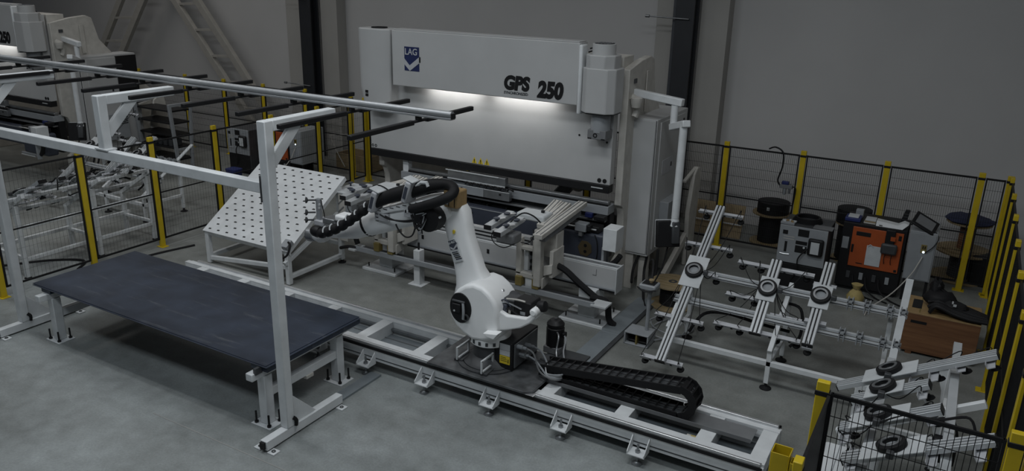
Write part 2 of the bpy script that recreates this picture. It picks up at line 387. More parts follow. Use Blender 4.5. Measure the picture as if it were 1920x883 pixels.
def hook_frame_foot(t, x):
    MB().box(x-.05, x+.05, 5.08, 6.28, .02, .13).build('foot_beam', WHITE, t, .006)
    for y in (5.12, 6.2):
        for s in (-1, 1):
            lug = MB().box(x+s*.05, x+s*.15, y-.05, y+.05, .0, .014).build('foot_lug', WHITE, t, .002)
            MB().ring((x+s*.1, y, .014), (0,0,1), .012, .024, .008, 10).build('bolt_ring', DARKG, lug)
    MB().box(x-.03, x+.03, 5.05, 5.082, .04, .12).build('open_end', BLACK, t)
    MB().prism([(x-.02, 5.50, .13), (x-.02, 5.86, .13), (x-.02, 5.50, .50)], (.04, 0, 0)).build('gusset', WHITE, t, .004)
    MB().tube([(x+.065, 5.50, .13), (x+.075, 5.5, .2), (x+.06, 5.47, .24)], .022, 6, sm=3).build('cable_clip', RUBBER, t)
t = thing('hook_frame', 'tall white steel frame with an overhead arm in front of the sheet table', 'frame', (-5.95, 5.44, 0))
PX = (-5.93, -11.05)
for x, zt in ((PX[0], 3.47), (PX[1], 3.47)):
    hook_frame_foot(t, x)
    MB().box(x-.057, x+.057, 5.385, 5.495, .13, 3.55).build('post', WHITE, t, .01)
def arm(x, z0):
    MB().box(x-.055, x+.055, 5.495, 6.40, 3.44, 3.55).build('arm', WHITE, t, .01)
    MB().beam((x, 5.48, 3.10), (x, 5.86, 3.47), .05, .12, up=(0,-1,1)).build('knee_brace', WHITE, t, .006)
    MB().box(x-.03, x+.03, 6.40, 6.404, 3.46, 3.53).build('arm_cap', GREYP, t)
arm(PX[0], 0); arm(PX[1], 0)
MB().box(PX[1]+.057, PX[0]-.057, 5.39, 5.49, 2.81, 2.925).build('long_beam', WHITE, t, .01)
MB().box(PX[0]-.062, PX[0]-.056, 5.37, 5.51, 2.72, 3.0).build('joint_plate', DARKG, t, .002)
xm = -8.55
MB().box(xm-.055, xm+.055, 5.385, 5.495, 2.925, 3.55).build('short_post', WHITE, t, .01)
MB().box(xm-.11, xm+.11, 5.37, 5.51, 2.925, 2.945).build('short_post_base', WHITE, t, .004)
arm(xm, 0)
# overhead rail with black carrying bars
t = thing('overhead_rail', 'long aluminium rail carrying black bars above the sheet table', 'rail', (-8.7, 6.45, 3.55))
b = MB(); b.cyl((-13.8, 6.42, 3.632), (-4.38, 6.42, 3.632), .036, n=16); b.build('rail_profile', RAILM, t)
MB().box(-13.8, -4.38, 6.385, 6.475, 3.58, 3.602).build('rail_flange', RAILM, t, .003)
MB().box(-13.79, -4.40, 6.41, 6.45, 3.60, 3.624).build('rail_slot', DARKG, t)
MB().box(-4.384, -4.37, 6.395, 6.465, 3.595, 3.645).build('end_cap', BLACK, t)
for k in range(10):
    x = (-4.80, -5.68, -6.52, -7.36, -8.26, -9.14, -10.06, -10.99, -11.9, -12.8)[k]; yf = 5.38 if k < 2 else 5.62
    br = MB().box(x-.028, x+.028, yf, 6.33, 3.50, 3.548).box(x-.022, x+.022, 6.33, 6.56, 3.515, 3.54).box(x-.028, x+.028, 6.56, 7.42, 3.50, 3.548).build('carrying_bar', BLACK, t, .008)
    MB().box(x-.02, x+.02, 6.40, 6.46, 3.541, 3.58).build('clamp', BLACK, br)

# ================================================================== robot track
DUCT = mat('galvanised_duct', (.24, .27, .29), .45, .3)
YF, YR, ZT = 7.11, 7.97, .38
t = thing('robot_track', 'long white linear track on the floor under the robot', 'track', (-5.9, 7.5, 0))
MB().box(-10.6, -1.13, YF, YF+.15, .16, ZT-.03).build('front_beam', WHITE, t, .006)
MB().box(-10.6, -1.13, YR-.15, YR, .16, ZT-.03).build('rear_beam', WHITE, t, .006)
MB().box(-10.6, -1.13, YF+.03, YF+.15, ZT-.03, ZT).build('front_ledge', WHITE, t, .003)
MB().box(-10.6, -1.13, YR-.15, YR-.07, ZT-.03, ZT).build('rear_ledge', WHITE, t, .003)
for y0, nm in ((YF-.005, 'front_rail'), (YR-.06, 'rear_rail')):
    hi = .03 if y0 > 7.5 else .018; yy = y0-.012 if y0 > 7.5 else y0
    r = MB().box(-10.4, -1.16, yy, y0+.034, ZT-.028, ZT+hi).build(nm, STEEL, t, .010, seg=3)
    MB().box(-10.4, -1.16, y0+.036, y0+.05, ZT-.03, ZT+.004).build('rail_groove', BLACK, r)
    MB().box(-10.4, -1.14, y0-.012 if y0 < 7.5 else y0+.046, y0-.006 if y0 < 7.5 else y0+.056, ZT-.06 if y0 < 7.5 else ZT-.02, ZT-.02 if y0 < 7.5 else ZT+.012).build('rail_seal', BLACK, r)
MB().box(-10.5, -1.2, YR-.20, YR-.155, ZT-.12, ZT-.09).build('gear_rack', DSTEEL, t)
MB().box(-10.5, -1.2, YF+.006, YF-.004, .20, .212).build('beam_seam', DARKG, t)
for k in range(11):
    x = -10.1 + k*.923
    if x > -1.2: break
    MB().box(x-.085, x+.085, YF+.15, YR-.15, .20, ZT-.005).build('cross_member', WHITE, t, .006)
MB().box(-1.30, -1.135, YF+.15, YR-.15, .20, ZT-.005).build('cross_member', WHITE, t, .006)
for y0, y1 in ((YF+.155, YF+.30), (YF+.40, YR-.20)):
    MB().box(-10.4, -1.3, y0, y1, .20, .212).build('floor_tray', DUCT, t)
    MB().box(-10.4, -1.3, (y0+y1)/2-.006, (y0+y1)/2+.006, .212, .222).build('tray_rib', MIDG, t)
MB().box(-3.9, -1.35, 7.47, 7.76, ZT-.005, ZT+.003).build('chain_tray', MIDG, t)
MB().box(-3.9, -1.35, 7.462, 7.47, ZT-.005, ZT+.04).build('tray_lip', MIDG, t)
for k in range(10):
    x = -10.35 + .923*k if k < 4 else (-6.98, -6.15, -5.22, -4.28, -3.33, -2.41)[k-4]
    for yb, s in ((YF, -1), (YR, 1)):
        y1 = yb + s*.16
        br = MB().box(x-.10, x+.10, min(yb, y1), max(yb, y1), .125, .14)
        for sx in (-.10, .088): br.prism([(x+sx, yb, .14), (x+sx, y1, .14), (x+sx, y1, .165), (x+sx, yb, .30)], (.012, 0, 0))
        bo = br.build('levelling_bracket', WHITE, t, .003)
        c = (x, yb+s*.085)
        MB().cyl((*c, .014), (*c, .24), .014, n=8).cyl((*c, .14), (*c, .165), .03, n=6).cyl((*c, .10), (*c, .125), .028, n=6).build('levelling_screw', DSTEEL, bo)
        MB().lathe((*c, 0), (0,0,1), [(0, .06), (.008, .06), (.018, .03), (.03, .02)], 12).build('levelling_foot', DSTEEL, bo)
# grease cartridge lying in the track
c = thing('grease_cartridge', 'pale label cartridge lying in the track near its right end', 'cartridge', (-1.75, 7.36, .38))
A = V((-2.0, 7.36, .27)); B = V((-1.80, 7.36, .27))
MB().lathe(A, (1,0,0), [(0, .03), (.005, .055), (.2, .055), (.205, .04), (.225, .018), (.24, .018)], 14).build('tube', OFFW, c)
MB().lathe(A+V((.05,0,0)), (1,0,0), [(0, .0555), (.09, .0555)], 14).build('label_band', YCLOTH, c)
MB().cyl(B+V((.04,0,0)), B+V((.38,0,-.03)), .014, n=8).build('rod', STEEL, c)

# carriage
t = thing('robot_carriage', 'dark oily steel plate riding on the track under the robot', 'carriage', (-4.5, 7.5, .42))
b = MB().prism([(-5.18, 7.03, .405), (-3.82, 7.03, .405), (-3.74, 7.10, .405), (-3.74, 8.02, .405), (-5.18, 8.02, .405)], (0,0,.03)); b.build('plate', PLATE, t, .004)
for x in (-5.0, -3.98):
    for y in (YF+.011, YR-.044): MB().box(x-.11, x+.11, y-.04, y+.04, ZT+.0, .404).build('runner_block', DARKG, t, .004)
MB().box(-3.86, -3.70, 7.04, 7.10, ZT+.024, .402).build('wiper', STEEL, t, .004)
MB().box(-4.05, -3.55, 8.02, 8.26, .405, .43).build('motor_bracket', DARKG, t, .004)
MB().box(-3.74, -3.50, 7.80, 8.02, .405, .43).build('chain_bracket', DARKG, t, .004)
mo = thing('drive_motor', 'black upright drive motor on the carriage behind the robot base', 'motor', (-4.0, 8.15, .43))
MB().box(-4.11, -3.89, 8.04, 8.26, .431, .52).build('gearbox', MIDG, mo, .008)
MB().lathe((-4.0, 8.15, .52), (0,0,1), [(0, .115), (.24, .115), (.25, .105), (.26, .105), (.265, .112), (.30, .112), (.345, .07), (.35, .02)], 12).build('body', BLACK, mo)
MB().cyl((-4.0, 8.15, .86), (-4.0, 8.15, .885), .02, n=10).build('cap', DARKG, mo)
MB().box(-3.89, -3.85, 8.10, 8.18, .66, .72).build('connector', BLACK, mo, .006)
for k, (a, c2) in enumerate((((-3.86, 8.12, .69), (-3.72, 7.82, .47)), ((-3.93, 8.06, .74), (-3.80, 7.78, .47)))):
    MB().tube([a, (a[0]+.05, a[1]-.06, a[2]-.03), ((a[0]+c2[0])/2, (a[1]+c2[1])/2, .56), c2, (c2[0]-.12, c2[1]-.2, .455)], .011, 6, sm=5).build('cable', DSTEEL if k else GREYP, mo)

# energy chain
t = thing('cable_chain', 'black plastic cable chain looping along the track right of the robot', 'cable chain', (-2.9, 7.6, .40))
path = []
y0, y1 = 7.48, 7.74
for k in range(17): path.append((-3.82+k*.1, .425, 0.0))
xe, zc = path[-1][0]+.05, .59; R0 = .165
nb = 7
for k in range(1, nb):
    a = -PI/2 + (PI+.12)*k/nb; path.append((xe+R0*math.cos(a), zc+R0*math.sin(a), a+PI/2))
ex, ez, ea_ = path[-1]
for k in range(17):
    path.append((ex-.085-k*.1, ez-.010-k*.0122, PI+.122))
side = None
for i, (x, z, a) in enumerate(path):
    if side is None:
        b = MB()
        for y in (y0, y1-.018): b.cbox((0, y+.009-7.61, 0), (.104, .018, .085))
        b.cbox((.0, 0, 0), (.10, .23, .006)); b.cbox((.0, 0, .036), (.016, .25, .010)); b.cbox((.0, 0, -.036), (.016, .25, .010))
        side = b.build('chain_link', RUBBER, None); o = side
    else: o = side.copy(); COL.objects.link(o)
    o.parent = t; o.location = V((x, 7.61, z)) - t.location; o.rotation_euler = (0, -a, 0)
cb = MB()
for y, r in ((7.53, .014), (7.57, .018), (7.62, .012), (7.67, .016)):
    pts = [(-3.95, y, .54), ] + [(x, y, z) for x, z, a in list(reversed(path))[::3]]
    cb.tube(pts, r, 6, sm=2)
o = cb.build('cables', DARKG, t)

# ================================================================== the robot
RY = 7.50
ROBW = mat('robot_white_paint', (.84, .85, .85), .38, var=.03, scale=3)
t = thing('industrial_robot', 'white six axis industrial robot reaching left over the track', 'robot', (-4.56, RY, .435))
bx, by = -4.56, 7.50
b = MB().lathe((bx, by, .436), (0,0,1), [(0, .33), (.02, .33), (.03, .28), (.10, .21), (.26, .20)], 28); b.build('pedestal', DARKG, t)
MB().ring((bx, by, .436), (0,0,1), .34, .40, .016, 28).build('bolt_flange', DARKG, t)
for u, v in ((868, 655), (916, 672)):
    p = at(u, v, 'z', .55) + (V((.05, -.11, 0)) if u > 900 else V((0, 0, 0))); fr = MB()
    R = Matrix.Rotation(.05, 3, 'Z')
    for dx, dz, w, h in ((-.01, .07, .0, .02), (-.01, -.07, 0, .02)):
        fr.cbox(p+V((0, 0, dz)), (.024, .27, .024))
    for dy in (-.125, .125): fr.cbox(p+V((0, dy, 0)), (.024, .024, .17))
    fr.build('lifting_eye', PAPER, t, .004)
    MB().cbox(p+V((0, 0, -.10)), (.12, .22, .03)).build('lifting_foot', DARKG, t, .004)
# junction box of the base
cx = MB().box(-4.50, -4.17, 7.36, 8.0, .437, .80); bo = cx.build('junction_box', BLACK, t, .008)
for z0, z1, mt, nm in ((.70, .78, CLEARG, 'grey_label'), (.63, .695, PAPER, 'white_label'), (.52, .625, YELD, 'yellow_label')):
    MB().box(-4.34, -4.20, 7.355, 7.361, z0, z1).build(nm, mt, bo)
for k in range(3): MB().box(-4.325+.0, -4.25+.01*k, 7.3535, 7.3555, .60-.022*k, .605-.022*k).build('label_line', BLACK, bo)
MB().box(-4.225, -4.215, 7.3535, 7.3555, .54, .59).build('label_mark', BLACK, bo)
MB().box(-4.17, -4.155, 7.40, 7.96, .47, .78).build('connector_plate', DSTEEL, bo, .003)
for y, z in ((7.46, .74), (7.52, .62), (7.60, .55), (7.66, .68)):
    MB().cyl((-4.156, y, z), (-4.08, y, z), .028, n=10).cyl((-4.08, y, z), (-4.03, y, z), .02, n=10).build('plug', GREYP if z > .6 else DSTEEL, bo)
MB().box(-4.156, -4.06, 7.50, 7.60, .58, .66).build('connector_hood', MIDG, bo, .006)
for k, (y, z, e) in enumerate(((7.46, .74, (-3.66, 7.62, .45)), (7.52, .62, (-3.70, 7.55, .46)), (7.60, .55, (-3.72, 7.68, .46)), (7.66, .68, (-3.62, 7.70, .47)))):
    MB().tube([(-4.04, y, z), (-3.92, y-.03, z-.02), (-3.80, y-.10, .56), (-3.66-.03*k, 7.36+.03*k, .50), (-3.56, 7.46, .47+.02*k), e], .011, 6, sm=6).build('cable', GREYP if k % 2 else DSTEEL, bo)
# turntable
b = MB().lathe((bx, by, .70), (0,0,1), [(0, .225), (.012, .25), (.13, .258), (.15, .245), (.18, .22)], 36); tr = b.build('turntable', ROBW, t)
for k in range(9):
    a = -3.0 + k*.36; c = V((bx+.252*math.cos(a), by+.252*math.sin(a), .755))
    R = Matrix.Rotation(a, 3, 'Z'); MB().cbox(c, (.014, .032, .045), R).build('bolt_pocket', DARKG, tr)
MB().prism([at(u, v, 'y', 7.12) for u, v in ((905, 625), (932, 628), (925, 637), (912, 632))], (0, .12, 0)).build('flange_nose', ROBW, tr, .006)
# shoulder housing: front face plane at y=7.22
YS = 7.22
out = [(843,590),(842,572),(846,556),(856,543),(870,535),(886,533),(903,540),(916,552),(926,566),(932,582),(929,600),(931,618),(930,640),(905,641),(884,638),(868,626),(853,610)]
MB().prism([at(u, v, 'y', YS) for u, v in out], (0, .50, 0)).build('shoulder', ROBW, t, .045, seg=4)
c = at(864, 577, 'y', YS)
hb = MB().lathe((c.x, YS-.012, c.z), (0,1,0), [(0, .168), (.03, .178), (.04, .16)], 28)
hb.v = [V((c.x+(p.x-c.x)*.88, p.y, c.z+(p.z-c.z)*1.12)) for p in hb.v]
so = hb.build('motor_recess', BLACK, t)
mb_ = MB().box(c.x-.10, c.x+.02, YS-.05, YS, c.z-.05, c.z+.06); mb_.build('shoulder_motor', BLACK, t, .012)
MB().box(c.x-.11, c.x+.07, YS-.035, YS, c.z+.07, c.z+.10).build('motor_cover', DARKG, t, .01)
MB().tube([(c.x+.05, YS-.03, c.z+.08), (c.x+.07, YS-.05, c.z-.02), (c.x+.06, YS-.04, c.z-.12)], .016, 6, sm=4).build('motor_plug', GREYP, t)
MB().ring((c.x+.085, YS-.035, c.z-.10), (0,1,0), .03, .045, .02, 12).build('motor_cable', DARKG, t)
MB().cyl((c.x-.06, YS-.055, c.z-.03), (c.x-.06, YS-.045, c.z-.03), .012, n=8).build('indicator_dot', PAPER, t)
# rear bowl with counterweight motors
YB = 7.30
bowl = [(928,578),(950,592),(985,597),(997,590),(1001,588),(1002,598),(994,607),(975,616),(950,620),(931,621)]
MB().prism([at(u, v, 'y', YB) for u, v in bowl], (0, .07, 0)).build('rear_bowl', ROBW, t, .02, seg=3)
MB().prism([at(u, v, 'y', YB)+V((0,.20,0)) for u, v in bowl], (0, .06, 0)).build('rear_bowl_wall', ROBW, t, .02, seg=3)
MB().prism([at(u, v, 'y', YB)+V((0,.05,0)) for u, v in ((928,600),(990,600),(996,597),(1001,592),(1002,600),(994,607),(975,616),(950,620),(931,621))], (0, .18, 0)).build('rear_bowl_floor', ROBW, t, .01)
p = at(1001, 586, 'y', YB+.02); MB().lathe(p+V((0,-.03,0)), (0,1,.0), [(0,.03),(.02,.05),(.13,.05),(.15,.03)], 14).build('bowl_handle', ROBW, t)
p = at(1001, 586, 'y', YB+.02)+V((.0,.12,.03)); MB().lathe(p, (1,0,.3), [(0,.06),(.05,.07),(.09,.06),(.10,.03)], 14).build('bowl_plug', BLACK, t)
def rb(u0, v0, u1, v1, y, dy, m_, nm, bev=.008, par=None):
    a = at(u0, v0, 'y', y); d = at(u1, v1, 'y', y)
    return MB().box(min(a.x, d.x), max(a.x, d.x), y, y+dy, min(a.z, d.z), max(a.z, d.z)).build(nm, m_, par or t, bev)
rb(933, 556, 964, 596, 7.42, .22, DARKG, 'wrist_motor_housing', .02)
rb(963, 562, 995, 600, 7.40, .25, BLACK, 'rear_motor', .02)
rb(930, 566, 950, 588, 7.36, .06, NAVY, 'blue_motor', .02)
p = at(957, 556, 'y', 7.62); MB().ball(p+V((.0,.0,0)), .11, (1.5, 1, .7)).build('motor_dome', DARKG, t)
p = at(941, 548, 'y', 7.5); MB().cyl(p+V((0,0,-.12)), p, .012, n=8).lathe(p, (0,0,1), [(0,.02),(.01,.035),(.03,.035),(.045,.02)], 12).build('beacon', STEEL, t)
for pts, mt in (([(925,578),(935,566),(948,562),(958,575)], NAVY), ([(948,566),(962,572),(978,580)], DSTEEL), ([(950,560),(970,562),(985,566)], OFFW), ([(940,590),(952,578),(968,588),(975,592)], RUBBER), ([(930,590),(938,570),(950,566)], GREYP)):
    MB().tube([at(u, v, 'y', 7.37) for u, v in pts], .010, 6, sm=5).build('motor_lead', mt, t)
rb(953, 577, 957, 592, 7.385, .01, OFFW, 'terminal_block', .002); rb(946, 577, 949, 592, 7.385, .01, OFFW, 'terminal_block', .002)
rb(975, 584, 984, 592, 7.392, .012, GREYP, 'motor_tag', .002)
# lower arm, lofted
def rrect(c, ax, ay, w, h, n=20, e=.5):
    pts = []
    for k in range(n):
        a = 2*PI*k/n; ca, sa = math.cos(a), math.sin(a)
        pts.append(V(c) + ax*(w/2*math.copysign(abs(ca)**e, ca)) + ay*(h/2*math.copysign(abs(sa)**e, sa)))
    return pts
edges = [((846,560),(930,558)), ((851,535),(924,545)), ((850,518),(908,530)), ((845,492),(896,510)), ((840,470),(887,480)), ((834,448),(877,450)), ((829,430),(872,425)), ((829,408),(868,400)), ((834,392),(862,388))]
rings = []
YA = 7.50
for i, (l, r) in enumerate(edges):
    a = at(*l, 'y', YA-.1); d = at(*r, 'y', YA-.1); c = (a+d)/2; c.y = YA+.02
    w_ = (d-a).length; ax = (d-a).normalized()
    rings.append(rrect(c, ax, V((0,1,0)), w_, (.30, .28, .25, .22, .21, .21, .22, .22, .16)[i]))
la = MB().loft(rings).build('lower_arm', ROBW, t, 0)
def poly(pts, y, th, m_, nm, par, bev=0): return MB().prism([at(u, v, 'y', y) for u, v in pts], (0, th, 0)).build(nm, m_, par, bev)
yd = YA-.112
poly([(839,453),(853,448),(867,489),(851,493)], yd, .02, PAPER, 'decal', la)
poly([(840,452.5),(851,449),(855,455),(843,459)], yd-.003, .01, NAVY, 'decal_top_band', la)
poly([(842,459),(856,455),(858,467),(845,469)], yd-.003, .01, NAVY, 'decal_emblem', la)
poly([(844,463),(850,466),(856,456.5),(857,461.5),(851,468.5),(845,467)], yd-.006, .01, CLEARG, 'decal_chevron', la)
for k in range(5):
    u0, v0 = 847+k*1.9, 473+k*3.1
    poly([(u0, v0), (u0+10.5, v0-2.2), (u0+11, v0-.4), (u0+.6, v0+1.9)], yd-.003, .01, NAVY if k % 2 == 0 else BLACK, 'decal_line', la)
text_obj('decal_letters', 'LAG', .046, PAPER, la, at(842, 458.2, 'y', yd-.006), at(853, 455, 'y', yd)-at(842, 458.2, 'y', yd), V((0,0,1)), .001, thick=.003)
poly([(848,432),(851,431),(853,434),(852,438),(849,439)], YA-.108, .012, YELD, 'inspection_sticker', la)
# elbow and forearm
ea = [at(u, v, 'y', 7.5) for u, v in ((850,385),(835,388),(815,392),(790,396),(765,400),(735,408),(712,414),(694,419),(688,421),(670,426),(645,430),(622,434),(606,437))]
rad = [.13, .18, .19, .17, .165, .165, .165, .16, .15, .15, .12, .085, .07]
rings = []
for i, c in enumerate(ea):
    a = (ea[min(i+1, len(ea)-1)]-ea[max(i-1, 0)]).normalized(); up = a.cross(V((0,1,0))).normalized()
    rings.append(rrect(c, V((0,1,0)), up, rad[i]*2, rad[i]*2, 20, .85))
MB().loft(rings).build('forearm', ROBW, t)
a = (ea[8]-ea[7]).normalized(); MB().lathe(ea[7], a, [(-.015, .168), (.02, .168)], 24).build('forearm_seal', RUBBER, t)
c = at(800, 410, 'y', 7.22); MB().lathe((c.x, 7.20, c.z), (0,1,0), [(0, .12), (.02, .165), (.16, .175), (.2, .16)], 26).build('elbow_motor', BLACK, t)
c2 = at(787, 405, 'y', 7.19); MB().box(c2.x-.09, c2.x+.07, 7.185, 7.3, c2.z-.1, c2.z+.08).build('elbow_motor_box', BLACK, t, .015)
for uv in ((789,409),(824,408)):
    p = at(*uv, 'y', 7.185); MB().cyl(p, p+V((0,.02,0)), .014, n=8).build('motor_screw', YELD if uv[0] < 800 else PAPER, t)
for q in (((780,402),(795,399)), ((792,404),(799,400))):
    MB().beam(at(*q[0], 'y', 7.184), at(*q[1], 'y', 7.184), .01, .01).build('motor_stripe', GREYP, t)
rb(815, 372, 840, 392, 7.36, .3, ROBW, 'elbow_cover', .04)
rb(826, 372, 840, 384, 7.35, .02, GREYP, 'clear_film', .004)
x0 = at(852, 372, 'y', 7.45)
MB().box(x0.x-.10, x0.x+.10, 7.36, 7.58, x0.z-.10, x0.z+.11).build('taped_box', CARD, t, .02)
for dx in (-.02, .06): MB().box(x0.x+dx-.004, x0.x+dx+.004, 7.355, 7.36, x0.z-.08, x0.z+.08).build('tape_seam', BLACK, t)
# valve blocks and their hoses on the forearm side
vb = rb(757, 393, 790, 413, 7.27, .10, CLEARG, 'valve_block', .006)
rng = random.Random(3)
for k in range(9):
    u = 759+k*3.2; rb(u, 393+rng.random()*3, u+2.2, 398+rng.random()*2, 7.262, .01, PAPER if k % 2 else BLACK, 'valve', .001, vb)
vb2 = rb(702, 398, 727, 417, 7.29, .08, CLEARG, 'terminal_box', .006)
for k in range(5): rb(704, 400+k*3.3, 709, 402+k*3.3, 7.284, .008, PAPER if k % 2 else BLACK, 'terminal', .001, vb2)
cp = [(698,398),(716,390),(742,386),(770,380),(790,376),(797,386),(770,393),(740,397),(710,403)]
poly(cp, 7.31, .08, ROBW, 'cable_shelf', t, .012)
for k in range(7):
    u = 706+k*12; v = 394-k*2.4; rb(u, v, u+7, v+2.2, 7.30, .012, BLACK, 'shelf_slot', .001)
for k in range(16):
    a = (770+rng.random()*16, 398+rng.random()*8); e = (786+rng.random()*14, 404+rng.random()*12); mid = ((a[0]+e[0])/2+rng.uniform(-5, 5), max(a[1], e[1])+4+rng.random()*22)
    MB().tube([at(*a, 'y', 7.25), at(*mid, 'y', 7.16+.06*rng.random()), at(*e, 'y', 7.18)], .008, 5, sm=5).build('air_line', RUBBER if k % 4 else GREYP, t)
for pts in ([(712,402),(730,411),(760,414),(790,408)], [(722,405),(740,413),(765,416),(785,412)], [(742,420),(748,432),(760,444),(772,442),(778,428),(776,414)]):
    MB().tube([at(u, v, 'y', 7.23) for u, v in pts], .010, 6, sm=6).build('air_line', RUBBER, t)
# dress pack hose
hp = [(771,392),(790,387),(815,380),(838,371),(850,361),(850,352),(838,346),(815,347),(790,352),(765,359),(738,366),(712,376),(690,388),(672,402),(655,414),(638,425),(620,433),(604,437),(592,436)]
hy = [7.20,7.18,7.18,7.22,7.3,7.36,7.40,7.38,7.36,7.34,7.32,7.30,7.26,7.24,7.22,7.22,7.22,7.24,7.28]
hr = [.055,.055,.058,.06,.06,.06,.062,.08,.09,.095,.09,.075,.06,.058,.06,.06,.06,.06,.05]
pts = [at(u, v, 'y', y) for (u, v), y in zip(hp, hy)]
P = smoothpath(pts, 8); RR = []
for i in range(len(P)):
    f = i/8; k = min(int(f), len(hr)-2); RR.append(hr[k]+(hr[k+1]-hr[k])*(f-k))
for i in range(94, len(P)-2): RR[i] += .008 if (i//3) % 2 else -.004
MB().tube(P, RR, 12).build('dress_pack_hose', RUBBER, t)
for i in (96, 104, 111, 118, 125, 131):
    a = (P[i+1]-P[i-1]).normalized(); q = a.cross(V((0,-1,0))).normalized(); q = -q if q.z < 0 else q
    MB().tube([P[i]+q.cross(a)*0+(q*math.cos(k*.35)+V((0,-1,0))*math.sin(k*.35))*(RR[i]+.008) for k in range(5)], .010, 6).build('hose_clip', PAPER, t)
for (u, v), s_ in (((707,376), 1), ((770,358), 1)):
    p = at(u, v, 'y', 7.30); R = Matrix.Rotation(.30, 3, 'Y')
    b = MB().cbox(p+V((0,0,.0)), (.08, .22, .28), R); b.build('hose_bracket', CLEARG, t, .02)
    MB().cbox(p+V((0,-.111,0)), (.045, .01, .16), R).build('bracket_slot', NAVY, t, .004)
    MB().cbox(p+V((.03,-.02,.15)), (.15, .15, .022), R).build('bracket_lid', PAPER, t, .01)
MB().tube([at(u, v, 'y', 7.3) for u, v in ((780,350),(790,342),(800,343),(803,350))], [.03,.03,.026,.022]+[.02]*0 if False else .024, 7, sm=0).build('bracket_hook', PAPER, t)
# wrist and mounted tool
w0 = ea[-1]
MB().lathe(w0+V((.05,0,0)), (-1,0,-.25), [(0,.10),(.06,.115),(.12,.115),(.14,.09),(.2,.085)], 18).build('wrist', ROBW, t)
MB().lathe(w0+V((-.13,-.02,-.04)), (-1,0,-.1), [(0,.09),(.05,.10),(.10,.10),(.12,.06)], 18).build('tool_flange', DSTEEL, t)
rb(626, 402, 648, 420, 7.36, .2, ROBW, 'wrist_cover', .03); rb(604, 408, 626, 424, 7.34, .18, DSTEEL, 'tool_changer', .012)
rb(588, 412, 608, 426, 7.40, .2, CLEARG, 'tool_adapter', .01)
tp = rb(591, 372, 601, 420, 7.44, .05, GREYP, 'tool_column', .006)
for v in (375, 398, 412):
    p = at(592, v, 'y', 7.44); MB().lathe(p, (-.8,-.6,0), [(0,.012),(.10,.012),(.11,.035),(.13,.045),(.135,.03)], 12).build('suction_cup', DARKG, tp)
for v in (384, 390): p = at(598, v, 'y', 7.435); MB().cyl(p, p+V((0,.01,0)), .018, n=10).build('column_hole', PAPER, tp)
MB().tube([at(u, v, 'y', 7.4) for u, v in ((602,375),(605,390),(608,402),(609,415))], .007, 5, sm=5).build('air_line', RUBBER, t)
p = at(590, 434, 'y', 7.27); MB().lathe(p+V((.1,0,.02)), (-1,0,-.1), [(0,.06),(.03,.075),(.10,.075),(.14,.05)], 14).build('hose_end', BLACK, t)

# ================================================================== press brake
t = thing('press_brake', 'large white press brake with blue emblem and black lettering behind the robot', 'press brake', (-7.0, 12.0, 0))
X0, X1, YP = -9.37, -4.62, 11.10
MB().box(X0, X1, YP, YP+.16, 1.85, 3.80).build('ram', PRESSW, t, .006)
MB().box(X0+.02, X1+.0, YP-.03, YP+.14, 1.72, 1.85).build('tool_clamp', BLACK, t, .008)
MB().box(X1-.30, X1-.10, YP-.036, YP-.028, 1.785, 1.80).build('clamp_mark', PAPER, t)
# front panel with a rounded lower left corner
MB().box(-8.62, -5.12, 10.83, 10.865, 3.08, 4.0).build('front_panel', PRESSW, t, .012)
MB().box(-8.62, -5.12, 10.865, YP, 3.16, 4.0).build('panel_carrier', PRESSW, t, .006)
MB().box(-8.60, -5.14, 10.86, YP, 4.0, 4.02).build('panel_lid', PRESSW, t, .004)
MB().box(-5.12, -5.06, 10.80, 11.02, 2.95, 3.98).build('panel_flange', WHITE, t, .025)
text_obj('lettering', 'GPS', .285, BLACK, t, (-6.41, 10.826, 3.225), (1,0,0), (0,0,1), .017, .12, .93)
text_obj('lettering', '250', .33, BLACK, t, (-5.80, 10.826, 3.155), (1,0,0), (0,0,1), .020, .12, .86)
text_obj('small_lettering', 'SYNCHRONIZED', .058, DARKG, t, (-6.40, 10.826, 3.145), (1,0,0), (0,0,1), .001, .0, .98)
MB().box(-8.355, -8.05, 10.824, 10.83, 3.35, 3.745).build('emblem', mat('emblem_blue', (.016, .024, .085), .45), t)
ax0, az = -8.355, 3.35
MB().prism([(ax0-.002, 10.818, az+.20), (ax0+.11, 10.818, az+.09), (ax0+.306, 10.818, az+.235), (ax0+.306, 10.818, az+.135), (ax0+.115, 10.818, az+.0), (ax0-.002, 10.818, az+.105)], (0, .008, 0)).build('emblem_chevron', CLEARG, t)
MB().box(-8.05, -8.025, 10.822, 10.83, 3.50, 3.59).build('emblem_tab', BLACK, t)
text_obj('emblem_letters', 'LAG', .150, CLEARG, t, (-8.345, 10.820, 3.615), (1,0,0), (0,0,1), .002, 0, .93)
for k in range(3):
    x = -7.12+.125*k; tri = [(x-.05, YP-.004, 1.865), (x+.05, YP-.004, 1.865), (x, YP-.004, 1.975)]
    w_ = MB().prism(tri, (0, .005, 0)).build('warning_sign', YELD, t)
    MB().box(x-.007, x+.007, YP-.007, YP-.003, 1.895, 1.935).box(x-.007, x+.007, YP-.007, YP-.003, 1.875, 1.887).build('warning_mark', BLACK, w_)
for x in (-9.33, -9.26): MB().ring((x, YP-.004, 1.90), (0,1,0), .014, .026, .006, 12).build('ram_port', BLACK, t)
for x in (-4.80, -4.71): MB().lathe((x, YP-.01, 1.91), (0,1,0), [(0,.012),(.001,.034),(.011,.034)], 14).build('ram_port', BLACK, t)
for x, z in ((-5.18, 2.58), (-4.71, 2.52)): MB().cyl((x, YP-.006, z), (x, YP+.01, z), .017, n=10).build('plug', BLACK, t)
